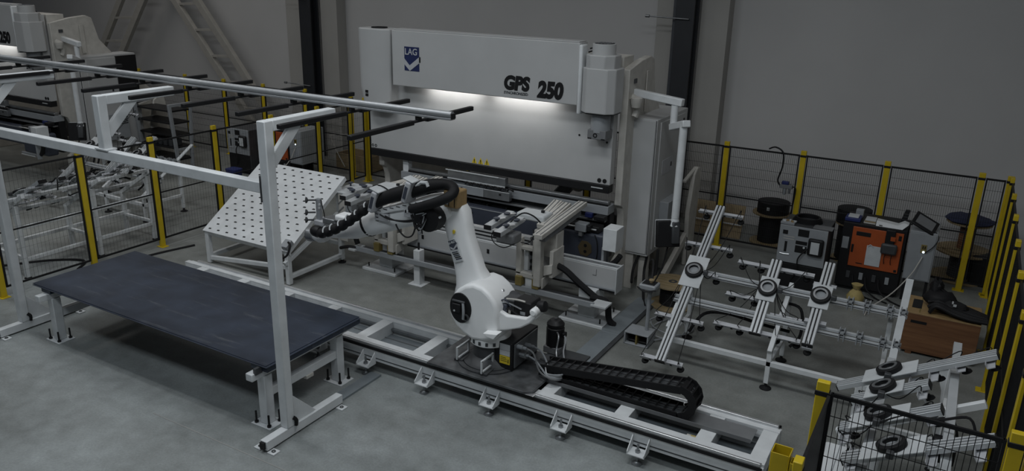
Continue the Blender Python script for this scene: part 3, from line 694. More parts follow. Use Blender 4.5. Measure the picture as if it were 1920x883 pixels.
# lamps under the panel
for x0, x1 in ((-8.02, -6.98), (-6.72, -5.62)):
    h = MB().box(x0-.03, x1+.03, 10.90, 11.0, 3.13, 3.16).build('lamp_housing', GREYP, t, .004)
    MB().box(x0, x1, 10.91, 10.99, 3.118, 3.13).build('lamp_tube', LED, h)
    l = bpy.data.lights.new('ram_lamp', 'AREA'); l.shape = 'RECTANGLE'; l.size = x1-x0; l.size_y = .06; l.energy = 4.5; l.color = (1, .98, .95)
    lo = bpy.data.objects.new('ram_lamp', l); COL.objects.link(lo); lo.parent = h; lo.location = V(((x0+x1)/2, 10.95, 3.112)) - wl(h)
    lo.rotation_euler = (math.radians(18), 0, 0)
# cylinder covers
def octo(cx, cy, wx, wy, ch, z): 
    return [V((cx+a*wx, cy+b*wy, z)) for a, b in ((-1,-1+ch),(-1+ch,-1),(1-ch,-1),(1,-1+ch),(1,1-ch),(1-ch,1),(-1+ch,1),(-1,1-ch))]
cx, cy = -4.78, 10.98
cv = MB().loft([octo(cx, cy, .27, .25, .4, z) for z in (3.0, 3.02, 3.62, 3.66)]); cv.loft([octo(cx-.01, cy, .235, .23, .5, z) for z in (3.64, 3.82, 3.85)])
co = cv.build('cylinder_cover', PRESSW, t, .015)
MB().lathe((cx-.01, cy, 3.84), (0,0,1), [(0,.175),(.16,.175),(.165,.16)], 24).build('cover_collar', PRESSW, co)
v_ = MB().ring((cx-.01, cy, 4.004), (0,0,1), .03, .15, .006, 20)
v_.build('cover_vent', BLACK, co)
for k in range(5): MB().box(cx-.11+.05*k-.004, cx-.11+.05*k+.004, cy-.13, cy+.13, 4.01, 4.016).build('vent_rib', GREYP, co)
MB().lathe((cx, cy, 2.70), (0,0,1), [(0,.15),(.30,.15)], 20).build('ram_cylinder', GREYP, t)
MB().loft([octo(cx, cy, .25, .23, .4, z) for z in (2.985, 3.0)]).build('cover_seal', BLACK, t)
MB().box(cx-.15, cx+.15, cy-.14, YP, 2.60, 2.74).build('cylinder_foot', MIDG, t, .008)
MB().ring((cx-.02, cy-.145, 2.66), (0,1,0), .02, .035, .01, 12).build('foot_eyelet', BLACK, t)
for dx in (-.11, .11): MB().box(cx+dx-.03, cx+dx+.03, cy-.146, cy-.14, 2.60, 2.62).build('foot_slot', BLACK, t)
cx = -9.05
cv = MB().loft([octo(cx+dx, 11.02, wx, .20, .35, z) for z, wx, dx in ((2.60, .27, .03), (2.75, .30, .02), (3.0, .335, 0), (3.98, .345, 0), (4.0, .335, 0))])
co = cv.build('cylinder_cover', PRESSW, t, .02)
MB().ring((cx+.02, 11.02, 4.0), (0,0,1), .05, .14, .02, 18).build('cover_vent', BLACK, co)
for z in (2.84, 2.90): MB().box(-9.22, -9.16, 10.812, 10.82, z, z+.045).build('cover_badge', BLACK, co)
# top rail behind the panel and pipes
MB().box(-9.0, -4.6, 11.3, 11.7, 3.55, 3.80).build('top_beam', OFFW, t, .01)
for k in range(3): MB().tube([(-5.1, 11.05+.05*k, 3.80+.05*k), (-4.95, 11.1+.05*k, 3.84+.04*k), (-4.7, 11.25, 3.78)], .012, 6, sm=4).build('pipe', BLACK, t)
# side frames
def sideframe(x0, x1, mirror=False):
    yz = [(11.26, .0), (11.26, .55), (11.42, .62), (11.42, 1.30), (11.36, 1.45), (11.27, 1.5), (11.27, 3.62), (11.75, 3.72), (12.15, 3.76), (12.30, 3.70), (12.42, 3.2), (13.2, 2.3), (13.95, 1.62), (14.05, 1.2), (14.1, .0)]
    return MB().prism([(x0, y, z) for y, z in yz], (x1-x0, 0, 0)).build('side_frame', OFFW, t, .012)
sideframe(-4.60, -4.48); sideframe(-9.34, -9.22)
MB().box(-4.47, -4.455, 11.95, 12.05, 2.9, 3.55).build('frame_rib', OFFW, t, .003)
MB().box(-4.475, -4.46, 11.45, 11.55, 3.40, 3.47).build('frame_lug', DARKG, t, .003)
MB().tube([(-4.47, 11.35, 3.22), (-4.40, 11.40, 3.16), (-4.40, 11.45, 3.0), (-4.42, 11.42, 2.9)], .05, 8, sm=4).build('hose_elbow', OFFW, t)
MB().lathe((-4.38, 11.36, 3.06), (0,0,1), [(0,.07),(.10,.09),(.14,.09),(.16,.05)], 14).build('filter', OFFW, t)
# bed and tool zone
MB().box(-8.69, -8.57, 11.15, 11.27, .5, 1.72).build('bed_post', WHITE, t, .006)
MB().box(-8.70, -4.62, YP, 11.35, 1.36, 1.50).build('bed_beam', GREYP, t, .006)
MB().box(-8.55, -4.64, YP+.04, YP+.14, 1.50, 1.57).build('lower_die', DSTEEL, t, .008)
MB().box(-8.55, -4.64, YP+.02, YP+.04, 1.50, 1.53).build('die_edge', BLACK, t)
MB().box(-8.6, -4.62, YP+.10, 11.36, .62, 1.36).build('bed_recess', BLACK, t)
MB().box(-8.3, -4.66, YP-.02, YP+.1, 1.24, 1.27).build('recess_rail', DSTEEL, t, .003)
for k, (a, c) in enumerate(((-7.62, -6.86), (-6.85, -6.35))):
    pl = MB().box(a, c, 10.98, 11.06, 1.33, 1.47).build('tool_segment', DSTEEL if k else GREYP, t, .004)
    MB().box(a, c, 10.975, 10.985, 1.47, 1.478).build('segment_edge', PAPER, pl)
    MB().box(a+.3, a+.34, 10.974, 10.98, 1.41, 1.44).build('segment_hole', BLACK, pl)
for k in range(9): MB().box(-8.0+.38*k, -7.975+.38*k, YP-.012, YP+.1, 1.15+.0, 1.185).build('recess_slot', BLACK, t)
up = MB().box(-7.62, -6.46, 11.02, 11.12, 1.56, 1.70).build('upper_tool', DSTEEL, t, .004)
MB().box(-7.62, -6.46, 11.012, 11.02, 1.545, 1.565).build('upper_tool_edge', PAPER, up); MB().box(-7.65, -6.58, 11.0, 11.015, 1.695, 1.71).build('upper_tool_edge', PAPER, up)
for k in range(7): MB().tube([(-7.25+.14*k, 11.02, 1.50), (-7.2+.14*k, 10.99, 1.545), (-7.13+.14*k, 11.02, 1.51)], .016, 6, sm=3).build('tool_spring', BLACK, t)
MB().box(-8.45, -5.62, 10.86, 11.10, .76, 1.15).build('bed_front_panel', NAVY, t, .01)
MB().box(-8.45, -5.62, 10.852, 10.862, 1.15, 1.162).build('panel_edge', GREYP, t)
for x in (-7.98, -7.0, -6.2): MB().cyl((x, 10.855, 1.06), (x, 10.865, 1.06), .014, n=8).build('panel_screw', BLACK, t)
sb = MB().box(-5.50, -4.53, 10.78, 11.06, .60, 1.13).build('side_gear_cover', NAVY, t, .05, seg=4)
MB().prism([(x, 10.772, z) for x, z in ((-4.92,.76),(-4.80,.74),(-4.72,.82),(-4.73,.94),(-4.80,.99),(-4.9,.99),(-4.96,.88))], (0, .012, 0)).build('bronze_plate', mat('dull_bronze', (.10, .075, .04), .5, .2), sb)
for z in (.82, .92): MB().lathe((-4.83, 10.765, z), (0,1,0), [(0,.012),(.001,.026),(.01,.026)], 12).build('plate_bolt', BLACK, sb)
MB().tube([(-4.68, 10.77, 1.12), (-4.63, 10.765, 1.0), (-4.62, 10.765, .8), (-4.68, 10.77, .66), (-4.95, 10.775, .61)], .008, 6, sm=6).build('cover_seam', BLACK, sb)
MB().box(-5.56, -4.95, 10.74, 10.78, .585, .615).build('scale_bar', GREYP, sb); MB().box(-5.56, -5.0, 10.73, 10.77, .545, .565).build('scale_bar', PAPER, sb)
MB().box(-5.50, -4.63, 10.80, 11.0, 1.14, 1.24).build('dark_carriage_rail', BLACK, t, .01)
MB().cyl((-5.55, 10.78, 1.20), (-4.66, 10.78, 1.20), .014, n=8).build('guide_rod', STEEL, t)
hb = MB().box(-4.99, -4.80, 10.68, 10.84, 1.16, 1.29).build('sensor_head', GREYP, t, .012)
MB().box(-4.93, -4.87, 10.70, 10.78, 1.08, 1.16).build('sensor_foot', MIDG, hb, .006); MB().box(-4.80, -4.74, 10.7, 10.83, 1.18, 1.27).build('sensor_cap', BLACK, hb, .01)
MB().box(-4.98, -4.86, 11.02, 11.09, 1.30, 1.37).build('blue_tag', BLUE, t, .004)
MB().box(-4.80, -4.62, 10.96, 11.10, 1.30, 1.36).build('dark_stop', BLACK, t, .008)
MB().box(-4.385, -4.17, 10.40, 10.68, 1.04, 1.385).build('terminal_box', WHITE, t, .006)
MB().box(-4.42, -4.38, 10.46, 10.56, .62, 1.06).build('box_strut', GREYP, t, .004)
MB().tube([(-4.60, 10.60, .70), (-4.40, 10.55, .72), (-4.22, 10.50, .84), (-4.12, 10.48, .98)], .045, 8, sm=5).build('corrugated_hose', RUBBER, t)
# electrical cabinet
cb = MB().box(-4.62, -4.10, 11.60, 13.05, .62, 2.86).build('electrical_cabinet', PRESSW, t, .01)
MB().box(-4.602, -4.13, 11.585, 11.60, .66, 2.84).build('cabinet_door', PRESSW, cb, .006)
MB().box(-4.118, -4.11, 11.59, 11.604, .66, 2.84).build('door_gap', BLACK, cb)
MB().box(-4.12, -4.085, 11.75, 12.9, .70, 2.80).build('side_door', PRESSW, cb, .006)
MB().box(-4.087, -4.078, 12.80, 12.86, 1.3, 2.72).build('door_seal', BLACK, cb)
MB().box(-4.085, -4.08, 11.92, 12.42, 1.92, 2.16).build('data_plate', CLEARG, cb); MB().box(-4.082, -4.075, 12.32, 12.36, 2.0, 2.07).build('plate_latch', BLACK, cb)
MB().box(-4.085, -3.93, 11.95, 12.55, .86, 1.48).build('air_conditioner', GREYP, cb, .008)
for k in range(5): MB().box(-3.932, -3.924, 12.2, 12.52, 1.22+.045*k, 1.24+.045*k).build('louvre', BLACK, cb)
for x, y in ((-4.42, 11.7), (-4.2, 11.75), (-4.3, 12.9)): MB().box(x-.07, x+.07, y-.07, y+.07, .0, .62).build('cabinet_leg', OFFW, t, .006)
for pts in ([(-4.12,11.66,.63),(-4.13,11.60,.35),(-4.0,11.3,.05),(-3.85,11.0,.02)], [(-4.25,11.66,.63),(-4.3,11.55,.4),(-4.22,11.3,.25)], [(-3.96,11.7,.75),(-3.93,11.6,.4),(-3.9,11.3,.03)]):
    MB().tube(pts, .022, 7, sm=6).build('power_cable', RUBBER, t)
# rear guard arms beside the cabinet
MB().prism([(-4.02, y, z) for y, z in ((13.2,.0),(13.2,.55),(13.15,1.0),(13.3,1.68),(13.45,1.78),(13.62,1.74),(13.66,1.5),(13.6,.6),(13.62,0))], (.08, 0, 0)).build('rear_guard', OFFW, t, .02)
MB().beam((-4.0, 12.2, .10), (-4.0, 13.25, .55), .08, .16).build('rear_guard_foot', OFFW, t, .01)
MB().beam((-4.0, 12.9, 1.62), (-4.0, 13.5, 1.75), .06, .05).build('rear_guard_rail', OFFW, t, .01)
MB().box(-9.1, -4.7, 13.5, 13.9, .2, .62).build('back_gauge', DARKG, t, .02)
# machines seen through the gap under the ram
b = MB().beam((-6.3, 12.2, .9), (-5.7, 12.2, 1.62), .2, .22); b.build('gauge_arm', MIDG, t, .03)
MB().lathe((-5.65, 12.1, 1.55), (0,1,0), [(0,.15),(.02,.19),(.2,.19)], 20).build('gauge_pulley', OFFW, t)
MB().lathe((-5.42, 12.1, 1.52), (0,1,0), [(0,.10),(.2,.12)], 16).build('gauge_pulley', BLACK, t)
# operator pendant
a = at(1186, 172, 'y', 11.55); e = at(1281, 193, 'y', 11.40)
MB().beam(a, e, .10, .11).build('pendant_arm', WHITE, t, .012)
MB().cyl(e+V((-.12, .0, -.05)), e+V((-.12, 0, -.33)), .055, n=14).build('arm_pivot', WHITE, t)
b0 = e+V((-.14, .02, -.38)); b1 = at(1288, 232, 'y', 11.0)
MB().beam(b0, b1, .12, .10).build('lower_arm', WHITE, t, .012)
p0 = b1+V((-.06, .06, -.03)); p1 = at(1266, 408, 'y', 11.06)
MB().cyl(p0, p1, .058, .058, n=16).lathe(p1, (0,0,-1), [(0,.052),(.04,.06),(.12,.085),(.14,.07)], 16).build('pendant_pipe', WHITE, t)
pc = at(1252, 438, 'y', 11.0)
R = Matrix.Rotation(.65, 3, 'Z') @ Matrix.Rotation(-.18, 3, 'X')
po = MB().cbox(pc, (.36, .10, .40), R).build('pendant', BLACK, t, .012)
MB().cbox(pc+R@V((0,.055,0)), (.36, .014, .42), R).build('pendant_rim', PAPER, po, .004)
MB().cbox(pc+R@V((.10,-.06,.02)), (.12, .08, .34), R).build('pendant_spine', DARKG, po, .02)
MB().tube([pc+V((.02,0,-.2)), pc+V((-.02,-.1,-.55)), pc+V((-.12,-.3,-.88)), pc+V((-.02,-.5,-.92))], .012, 6, sm=6).build('pendant_cable', RUBBER, po)
press = t
# the far press in the next cell
far = dup(press, (-13.9, -.5, 0), 'second white press brake at the far left edge with only 250 showing')
MB().box(-18.0, -17.95, 12.0, 12.53, 1.72, 2.82).build('open_cabinet_back', BLACK, far)

# ================================================================== gripper line in front of the press
t = thing('linear_axis', 'white slotted beam on floor pads carrying the two gripper stations before the press', 'linear axis', (-6.2, 10.1, 0))
MB().box(-8.05, -4.05, 10.25, 10.42, .52, .83).build('main_beam', PRESSW, t, .006)
for k in range(3): MB().box(-8.05, -4.06, 10.26+.075*k, 10.30+.075*k, .83, .85).build('guide_rail', DSTEEL if k % 2 else PAPER, t, .003)
for k in range(2): MB().box(-8.05, -5.6, 10.30+.075*k, 10.335+.075*k, .832, .842).build('rail_gap', BLACK, t)
ub = MB().box(-8.05, -5.6, 10.37, 10.47, .84, 1.02).build('upper_rail', PRESSW, t, .004)
for z in (.885, .945): MB().box(-8.04, -5.61, 10.364, 10.372, z, z+.022).build('rail_groove', BLACK, ub)
MB().box(-8.05, -4.05, 10.21, 10.25, .50, .53).build('lower_lip', GREYP, t, .004); MB().box(-8.05, -4.06, 10.20, 10.25, .48, .50).build('lip_shadow_gap', BLACK, t)
MB().box(-4.06, -4.045, 10.20, 10.46, .46, .86).build('end_plate', PAPER, t, .003)
for x in (-7.6, -6.95, -6.30): MB().box(x-.022, x+.022, 10.243, 10.252, .65, .72).build('beam_slot', BLACK, t)
for x in (-6.62, -4.42): MB().box(x-.03, x+.03, 10.243, 10.252, .68, .685).box(x+.025, x+.03, 10.243, 10.252, .68, .78).build('beam_mark', MIDG, t)
for x in (-8.28, -4.45):
    MB().box(x-.36, x+.36, 9.88, 10.58, 0, .05).build('floor_pad', WHITE, t, .006)
    MB().box(x-.14, x+.14, 10.08, 10.42, .05, .50).build('pillar', WHITE, t, .01)
    for dx, dy in ((-.28, -.26), (.28, -.26), (-.28, .26), (.28, .26)):
        MB().cyl((x+dx, 10.23+dy, .05), (x+dx, 10.23+dy, .12), .012, n=6).build('anchor_bolt', BLACK, t)
# cable tray bar in front
MB().box(-8.66, -4.20, 9.76, 9.80, .37, .45).build('tray_front', GREYP, t, .003)
MB().box(-8.66, -4.20, 9.80, 10.02, .37, .385).build('tray_floor', DARKG, t, .002)
MB().box(-4.24, -4.0, 9.74, 9.98, .40, .43).build('tray_end', PAPER, t, .003)
MB().box(-8.78, -8.64, 9.70, 9.98, .375, .41).build('tray_end', PAPER, t, .003)
for x in (-7.42, -5.31):
    MB().box(x-.06, x+.06, 9.82, 9.96, .008, .60).build('tray_post', WHITE, t, .006)
    MB().box(x-.14, x+.14, 9.76, 10.02, 0, .01).build('post_plate', WHITE, t, .003)
MB().cyl((-7.42, 9.89, .6), (-7.42, 9.89, .72), .018, n=8).build('post_stud', BLACK, t)
# cable loops at both ends
MB().tube([(-8.05, 9.98, .80), (-8.45, 9.9, .78), (-8.72, 9.86, .62), (-8.70, 9.86, .46)], .045, 8, sm=6).build('corrugated_hose', RUBBER, t)
MB().tube([(-9.0, 9.75, .36), (-8.8, 9.75, .42), (-8.6, 9.8, .40)], .03, 7, sm=4).build('hose_end', RUBBER, t)
MB().tube([at(u, v, 'y', 10.05) for u, v in ((1046,498),(1062,508),(1085,530),(1110,552),(1122,562))], .05, 8, sm=5).build('corrugated_hose', RUBBER, t)
MB().tube([(-4.36, 10.02, .42), (-4.12, 10.05, .38), (-4.06, 10.05, .12), (-3.98, 10.08, .03)], .05, 8, sm=5).build('corrugated_hose', RUBBER, t)
MB().tube([(-4.9, 10.4, .45), (-4.75, 10.5, .3), (-4.6, 10.6, .06)], .012, 6, sm=5).build('wire', RUBBER, t)

def station(x, label, far=False):
    s = thing('gripper_station', label, 'gripper station', (x, 10.0, 0), 'gripper stations before the press')
    f = MB()
    for dx in (-.24, .04): f.box(x+dx, x+dx+.09, 9.80, 9.90, .62, 1.20)
    f.box(x-.24, x+.13, 9.80, 9.90, .58, .66).box(x-.15, x+.04, 9.80, 9.90, 1.02, 1.08)
    f.build('front_frame', OFFW, s, .01)
    MB().box(x+.09, x+.21, 9.74, 9.86, .50, 1.34).build('column', OFFW, s, .012)
    MB().prism([(x+.09, 9.80, 1.16), (x+.34, 9.80, 1.36), (x+.09, 9.80, 1.36)], (0, .10, 0)).build('column_gusset', OFFW, s, .006)
    MB().box(x-.12, x-.06, 9.86, 9.94, .68, 1.02).build('inner_slide', PAPER, s, .004)
    for z in (.70, .80, .92): MB().box(x-.05, x-.015, 9.90, 9.93, z, z+.045).build('slide_screw', BLACK, s)
    MB().box(x-.15, x+.04, 9.93, 9.96, .66, 1.02).build('back_plate', TAN if False else MIDG, s)
    MB().prism([(x+.22, 9.83, .66), (x+.36, 9.83, .72), (x+.36, 9.83, .86), (x+.22, 9.83, .82)], (0, .04, 0)).build('side_bracket', OFFW, s, .006)
    MB().box(x+.30, x+.36, 9.86, 10.22, .64, 1.06).build('side_plate', OFFW, s, .006)
    for z in (.74, .88, 1.0): MB().box(x+.296, x+.30, 9.93, 9.99, z, z+.05).build('plate_hole', BLACK, s)
    for dx in (-.22, .07): MB().box(x+dx, x+dx+.11, 9.75, 9.86, .452, .60).build('bronze_pad', GOLD, s, .006)
    MB().prism([(x+.20, 9.80, .46), (x+.20, 10.1, .52), (x+.20, 10.1, .66), (x+.20, 9.80, .62)], (.03, 0, 0)).build('lower_bracket', OFFW, s, .006)
    MB().box(x-.05, x+.34, 10.0, 10.24, .90, 1.30).build('carriage_body', OFFW, s, .015)
    # inclined double beam with slots
    for dx, y0, y1 in ((.30, 9.45, 10.95), (.12, 9.9, 10.75), (-.06, 10.25, 10.80)):
        b = MB().beam((x+dx, y0, 1.40), (x+dx, y1, 1.54), .15, .07)
        bo = b.build('slotted_beam', OFFW, s, .006)
        for d in (-.035, .035): MB().beam((x+dx+d, y0+.02, 1.439), (x+dx+d, y1-.02, 1.579), .012, .006).build('beam_groove', MIDG, bo)
    MB().beam((x+.30, 9.6, 1.33), (x+.30, 10.8, 1.44), .10, .10).build('beam_rib', MIDG, s, .01)
    MB().box(x-.36, x+.12, 9.98, 10.30, 1.42, 1.53).build('valve_island', PAPER, s, .03)
    MB().box(x-.02, x+.03, 10.14, 10.19, 1.53, 1.57).build('valve_knob', BLACK, s, .01)
    # two gripper arms with cups
    for dx, y0, y1 in ((-.44, 9.30, 9.98), (-.16, 9.10, 9.80)):
        g = MB().beam((x+dx, y0, 1.45), (x+dx, y1, 1.50), .12, .07); go = g.build('gripper_profile', ALU, s, .006)
        MB().box(x+dx-.06, x+dx+.06, y0-.012, y0, 1.415, 1.485).build('profile_cap', BLACK, go)
        for k in range(2):
            y = y0+.2+.3*k
            MB().lathe((x+dx+.03, y, 1.50), (0,0,1), [(0,.02),(.03,.024),(.035,.05),(.05,.05),(.06,.03)], 12).build('suction_cup', NAVY, go)
            MB().cyl((x+dx+.06, y, 1.53), (x+dx+.12, y+.10, 1.53), .014, n=8).build('cup_fitting', STEEL, go)
    MB().box(x-.34, x-.04, 9.36, 9.62, 1.22, 1.38).build('drive_block', MIDG, s, .03)
    MB().tube([(x-.40, 9.4, 1.38), (x-.42, 9.38, 1.28), (x-.34, 9.36, 1.2), (x-.18, 9.34, 1.18), (x-.02, 9.36, 1.26)], .008, 5, sm=5).build('air_line', RUBBER, s)
    MB().tube([(x-.2, 9.5, 1.5), (x-.1, 9.7, 1.62), (x+.05, 9.75, 1.60), (x+.16, 9.8, 1.5)], .012, 5, sm=5).build('air_line', RUBBER, s)
    MB().tube([(x+.2, 9.5, 1.48), (x+.24, 9.45, 1.40), (x+.18, 9.42, 1.30), (x+.05, 9.42, 1.28)], .008, 5, sm=5).build('air_line', RUBBER, s)
    return s
s1 = station(-5.29, 'off white gripper station right of the robot before the dark blue panel')
s2 = dup(s1, (-2.75, 0, 0), 'off white gripper station half hidden behind the robot forearm left of the press')
# extra parts of the left station: cups on a light plate and a slatted upright
p = at(655, 352, 'y', 9.9)
MB().box(-9.25, -8.55, 9.85, 10.45, 1.30, 1.335).build('cup_plate', PAPER, s2, .01)
for k in range(6):
    x, y = -9.15+.25*(k % 3), 9.95+.3*(k//3)
    MB().lathe((x, y, 1.335), (0,0,1), [(0,.015),(.05,.015),(.055,.045),(.07,.05)], 10).build('suction_cup', NAVY, s2)
MB().box(-9.10, -8.92, 9.86, 10.0, .45, 1.30).build('upright', OFFW, s2, .008)
for k in range(5): MB().beam((-9.10, 9.855, .55+.14*k), (-8.98, 9.855, .66+.14*k), .006, .02).build('upright_mark', MIDG, s2)
MB().box(-8.9, -8.55, 9.8, 10.1, 1.0, 1.18).build('motor_block', GREYP, s2, .02)
MB().beam((-8.75, 9.7, 1.33), (-8.1, 10.9, 1.50), .14, .08).build('slotted_beam', OFFW, s2, .006)

# floor duct and pedal station
b = MB().box(-4.08, -3.77, 8.3, 11.3, .0, .03); d_ = thing('floor_duct', 'flat blue grey cable duct crossing the floor right of the robot', 'cable duct', (-3.92, 9.8, 0))
for k in range(2): MB().box(-4.08, -3.80, 8.3+1.5*k, 9.795+1.5*k, .001, .035).build('cover_plate', DUCT, d_, .003)
MB().box(-3.80, -3.74, 8.3, 11.3, .001, .028).build('side_rail', DARKG, d_, .003)
solo(MB().box(-6.10, -5.96, 6.28, 7.06, .001, .022).box(-5.955, -5.93, 6.28, 7.06, .001, .028), 'floor_duct', DUCT, 'narrow grey cable duct on the floor behind the white foot of the hook frame', 'cable duct', None, .002)
t = thing('pedal_station', 'grey foot pedal box with a slim pole and control head right of the press stand', 'foot pedal', (-3.42, 9.85, 0))
b = MB(); b.box(-3.66, -3.30, 9.66, 9.96, .17, .19).box(-3.66, -3.64, 9.66, 9.96, .0, .17).box(-3.32, -3.30, 9.66, 9.96, .0, .17).box(-3.66, -3.30, 9.66, 9.96, .0, .02).box(-3.66, -3.30, 9.94, 9.96, 0, .18)
b.build('pedal_housing', GREYP, t, .006)
for x in (-3.56, -3.40): MB().box(x-.06, x+.06, 9.70, 9.9, .05, .07).build('pedal', BLACK, t, .006)
MB().box(-3.49, -3.47, 9.67, 9.92, .02, .17).build('divider', GOLD, t)
MB().cyl((-3.40, 9.86, .19), (-3.40, 9.86, .84), .028, n=10).build('pole', GREYP, t)
MB().box(-3.52, -3.28, 9.72, 9.94, .84, .92).build('control_head', GREYP, t, .02)
MB().box(-3.49, -3.31, 9.75, 9.91, .92, .93).build('control_panel', BLACK, t, .01)
MB().lathe((-3.38, 9.84, .93), (0,0,1), [(0,.025),(.02,.025),(.03,.04),(.045,.035)], 12).build('stop_button', TAN, t)
MB().tube([(-3.53, 9.70, .88), (-3.40, 9.64, .86), (-3.26, 9.70, .88)], .012, 6, sm=4).build('head_guard', BLACK, t)
MB().tube([(-3.40, 9.9, .86), (-3.5, 10.2, 1.1), (-3.72, 10.7, .9), (-3.9, 11.2, .6)], .018, 6, sm=6).build('cable', RUBBER, t)
lp = [(-3.30, 9.9, .04)]
for k in range(30):
    a = k*.55; r_ = .26+.06*math.sin(k*.9); lp.append((-3.25+r_*1.2*math.cos(a)*.9, 10.45+r_*1.3*math.sin(a), .014+.0028*k))
solo(MB().tube(lp, .010, 5, sm=3), 'cable_coil', GREYP, 'loose pale cable loops on the floor beside the foot pedal pole', 'cable')
def spool(name, label, c, R, r, H, core, top=None, grp=None, fl=TAN):
    s = thing(name, label, 'cable drum', c, grp); c = V(c)
    for z in (.0, H-.03):
        f = MB().lathe(c+V((0,0,z)), (0,0,1), [(0, R), (.03, R)], 30).build('flange', fl, s, .004)
        MB().ring(c+V((0,0,z+.0302)), (0,0,1), .03, .07, .004, 12).build('hub_plate', DARKG, f)
        for k in range(5):
            MB().cbox(c+V((0, -R+.12+k*(2*R-.24)/4, z+.0305)), (2*math.sqrt(max(R*R-(R-.12-k*(2*R-.24)/4)**2, .01))-.03, .006, .003)).build('board_joint', GOLD, f)
    wv = MB(); z = .03; n = 12
    prof = []
    for k in range(n):
        h = (H-.06)/n; prof += [(k*h+.002, r-.006), (k*h+h/2, r), (k*h+h-.002, r-.006)]
    wv.lathe(c+V((0,0,.03)), (0,0,1), prof, 24); wv.build('winding', core, s)
    return s
spool('cable_drum', 'wooden cable drum with black winding on the floor behind the foot pedal', (-3.55, 11.35, 0), .34, .19, .40, RUBBER)

# ================================================================== perforated table
t = thing('perforated_table', 'tilted white plate with rows of small holes on a white frame left of the robot', 'table', (-10.1, 9.2, 0))
A = V((-11.12, 8.62, .60)); U = V((2.02, .0, .0)); W = V((0, 1.44, .95)); n = U.cross(W).normalized()
P = lambda a, b_, o=0.0: A + U*a + W*b_ + n*o
MB().prism([P(0,0), P(1,0), P(1,1), P(0,1)], -n*.02).build('plate', WHITE, t, .003)
MB().prism([P(0,0,-.02), P(1,0,-.02), P(1,.018,-.02), P(0,.018,-.02)], -n*.09).build('front_lip', WHITE, t, .003)
for a in (.012, .988): MB().beam(P(a, .0, -.05), P(a, 1, -.05), .04, .06).build('side_lip', WHITE, t, .003)
hole0 = None
for j in range(14):
    for i in range(9):
        a = (i+.6+(.45 if j % 2 else 0))/9.65; b_ = (j+.6)/14.2
        if hole0 is None:
            d = U.normalized()*.033; e = W.normalized()*.014; o_ = P(a, b_, .0006); q = MB().prism([o_-d-e*.6, o_-d*.4-e, o_+d-e*.7, o_+d*.9+e, o_-d*.6+e], n*.0012)
            hole0 = q.build('hole', BLACK, t, smooth=False); h0 = o_; continue
        c = hole0.copy(); COL.objects.link(c); c.parent = t; c.location = P(a, b_, .0006) - h0
for (x, y, z0, z1) in ((-11.06, 8.68, .01, .58), (-9.16, 8.68, .01, .58), (-11.06, 10.0, .01, 1.44), (-9.16, 9.95, .06, 1.42)):
    MB().box(x-.04, x+.04, y-.04, y+.04, z0, z1).build('leg', WHITE, t, .006)
for x in (-11.06, -9.16): MB().box(x-.035, x+.035, 8.72, 9.96, .10, .17).build('side_rail', WHITE, t, .006)
MB().beam((-11.02, 8.68, .10), (-9.20, 8.68, .30), .06, .07).build('front_rail', WHITE, t, .006)
MB().beam((-9.16, 8.60, .38), (-9.16, 9.90, .92), .06, .07).build('side_brace', WHITE, t, .006)
MB().box(-11.02, -9.2, 9.96, 10.02, .3, .37).build('rear_rail', WHITE, t, .006)
MB().lathe((-9.16, 9.95, 0), (0,0,1), [(0,.07),(.015,.07),(.03,.03),(.06,.025)], 14).build('levelling_foot', RUBBER, t)
p = P(.97, .05, .02); R = Matrix.Rotation(math.atan2(.95, 1.44), 3, 'X')
MB().cbox(p+V((0,0,.03)), (.14, .16, .09), R).build('stop_block', GREYP, t, .008)
MB().tube([p+V((.05,-.02,.09)), p+V((.12,-.05,.06)), p+V((.12,-.12,-.08)), p+V((.03,-.16,-.16))], .018, 6, sm=5).build('cable', RUBBER, t)
MB().box(-10.2, -9.95, 8.9, 9.1, .42, .52).build('under_box', BLACK, t, .01)

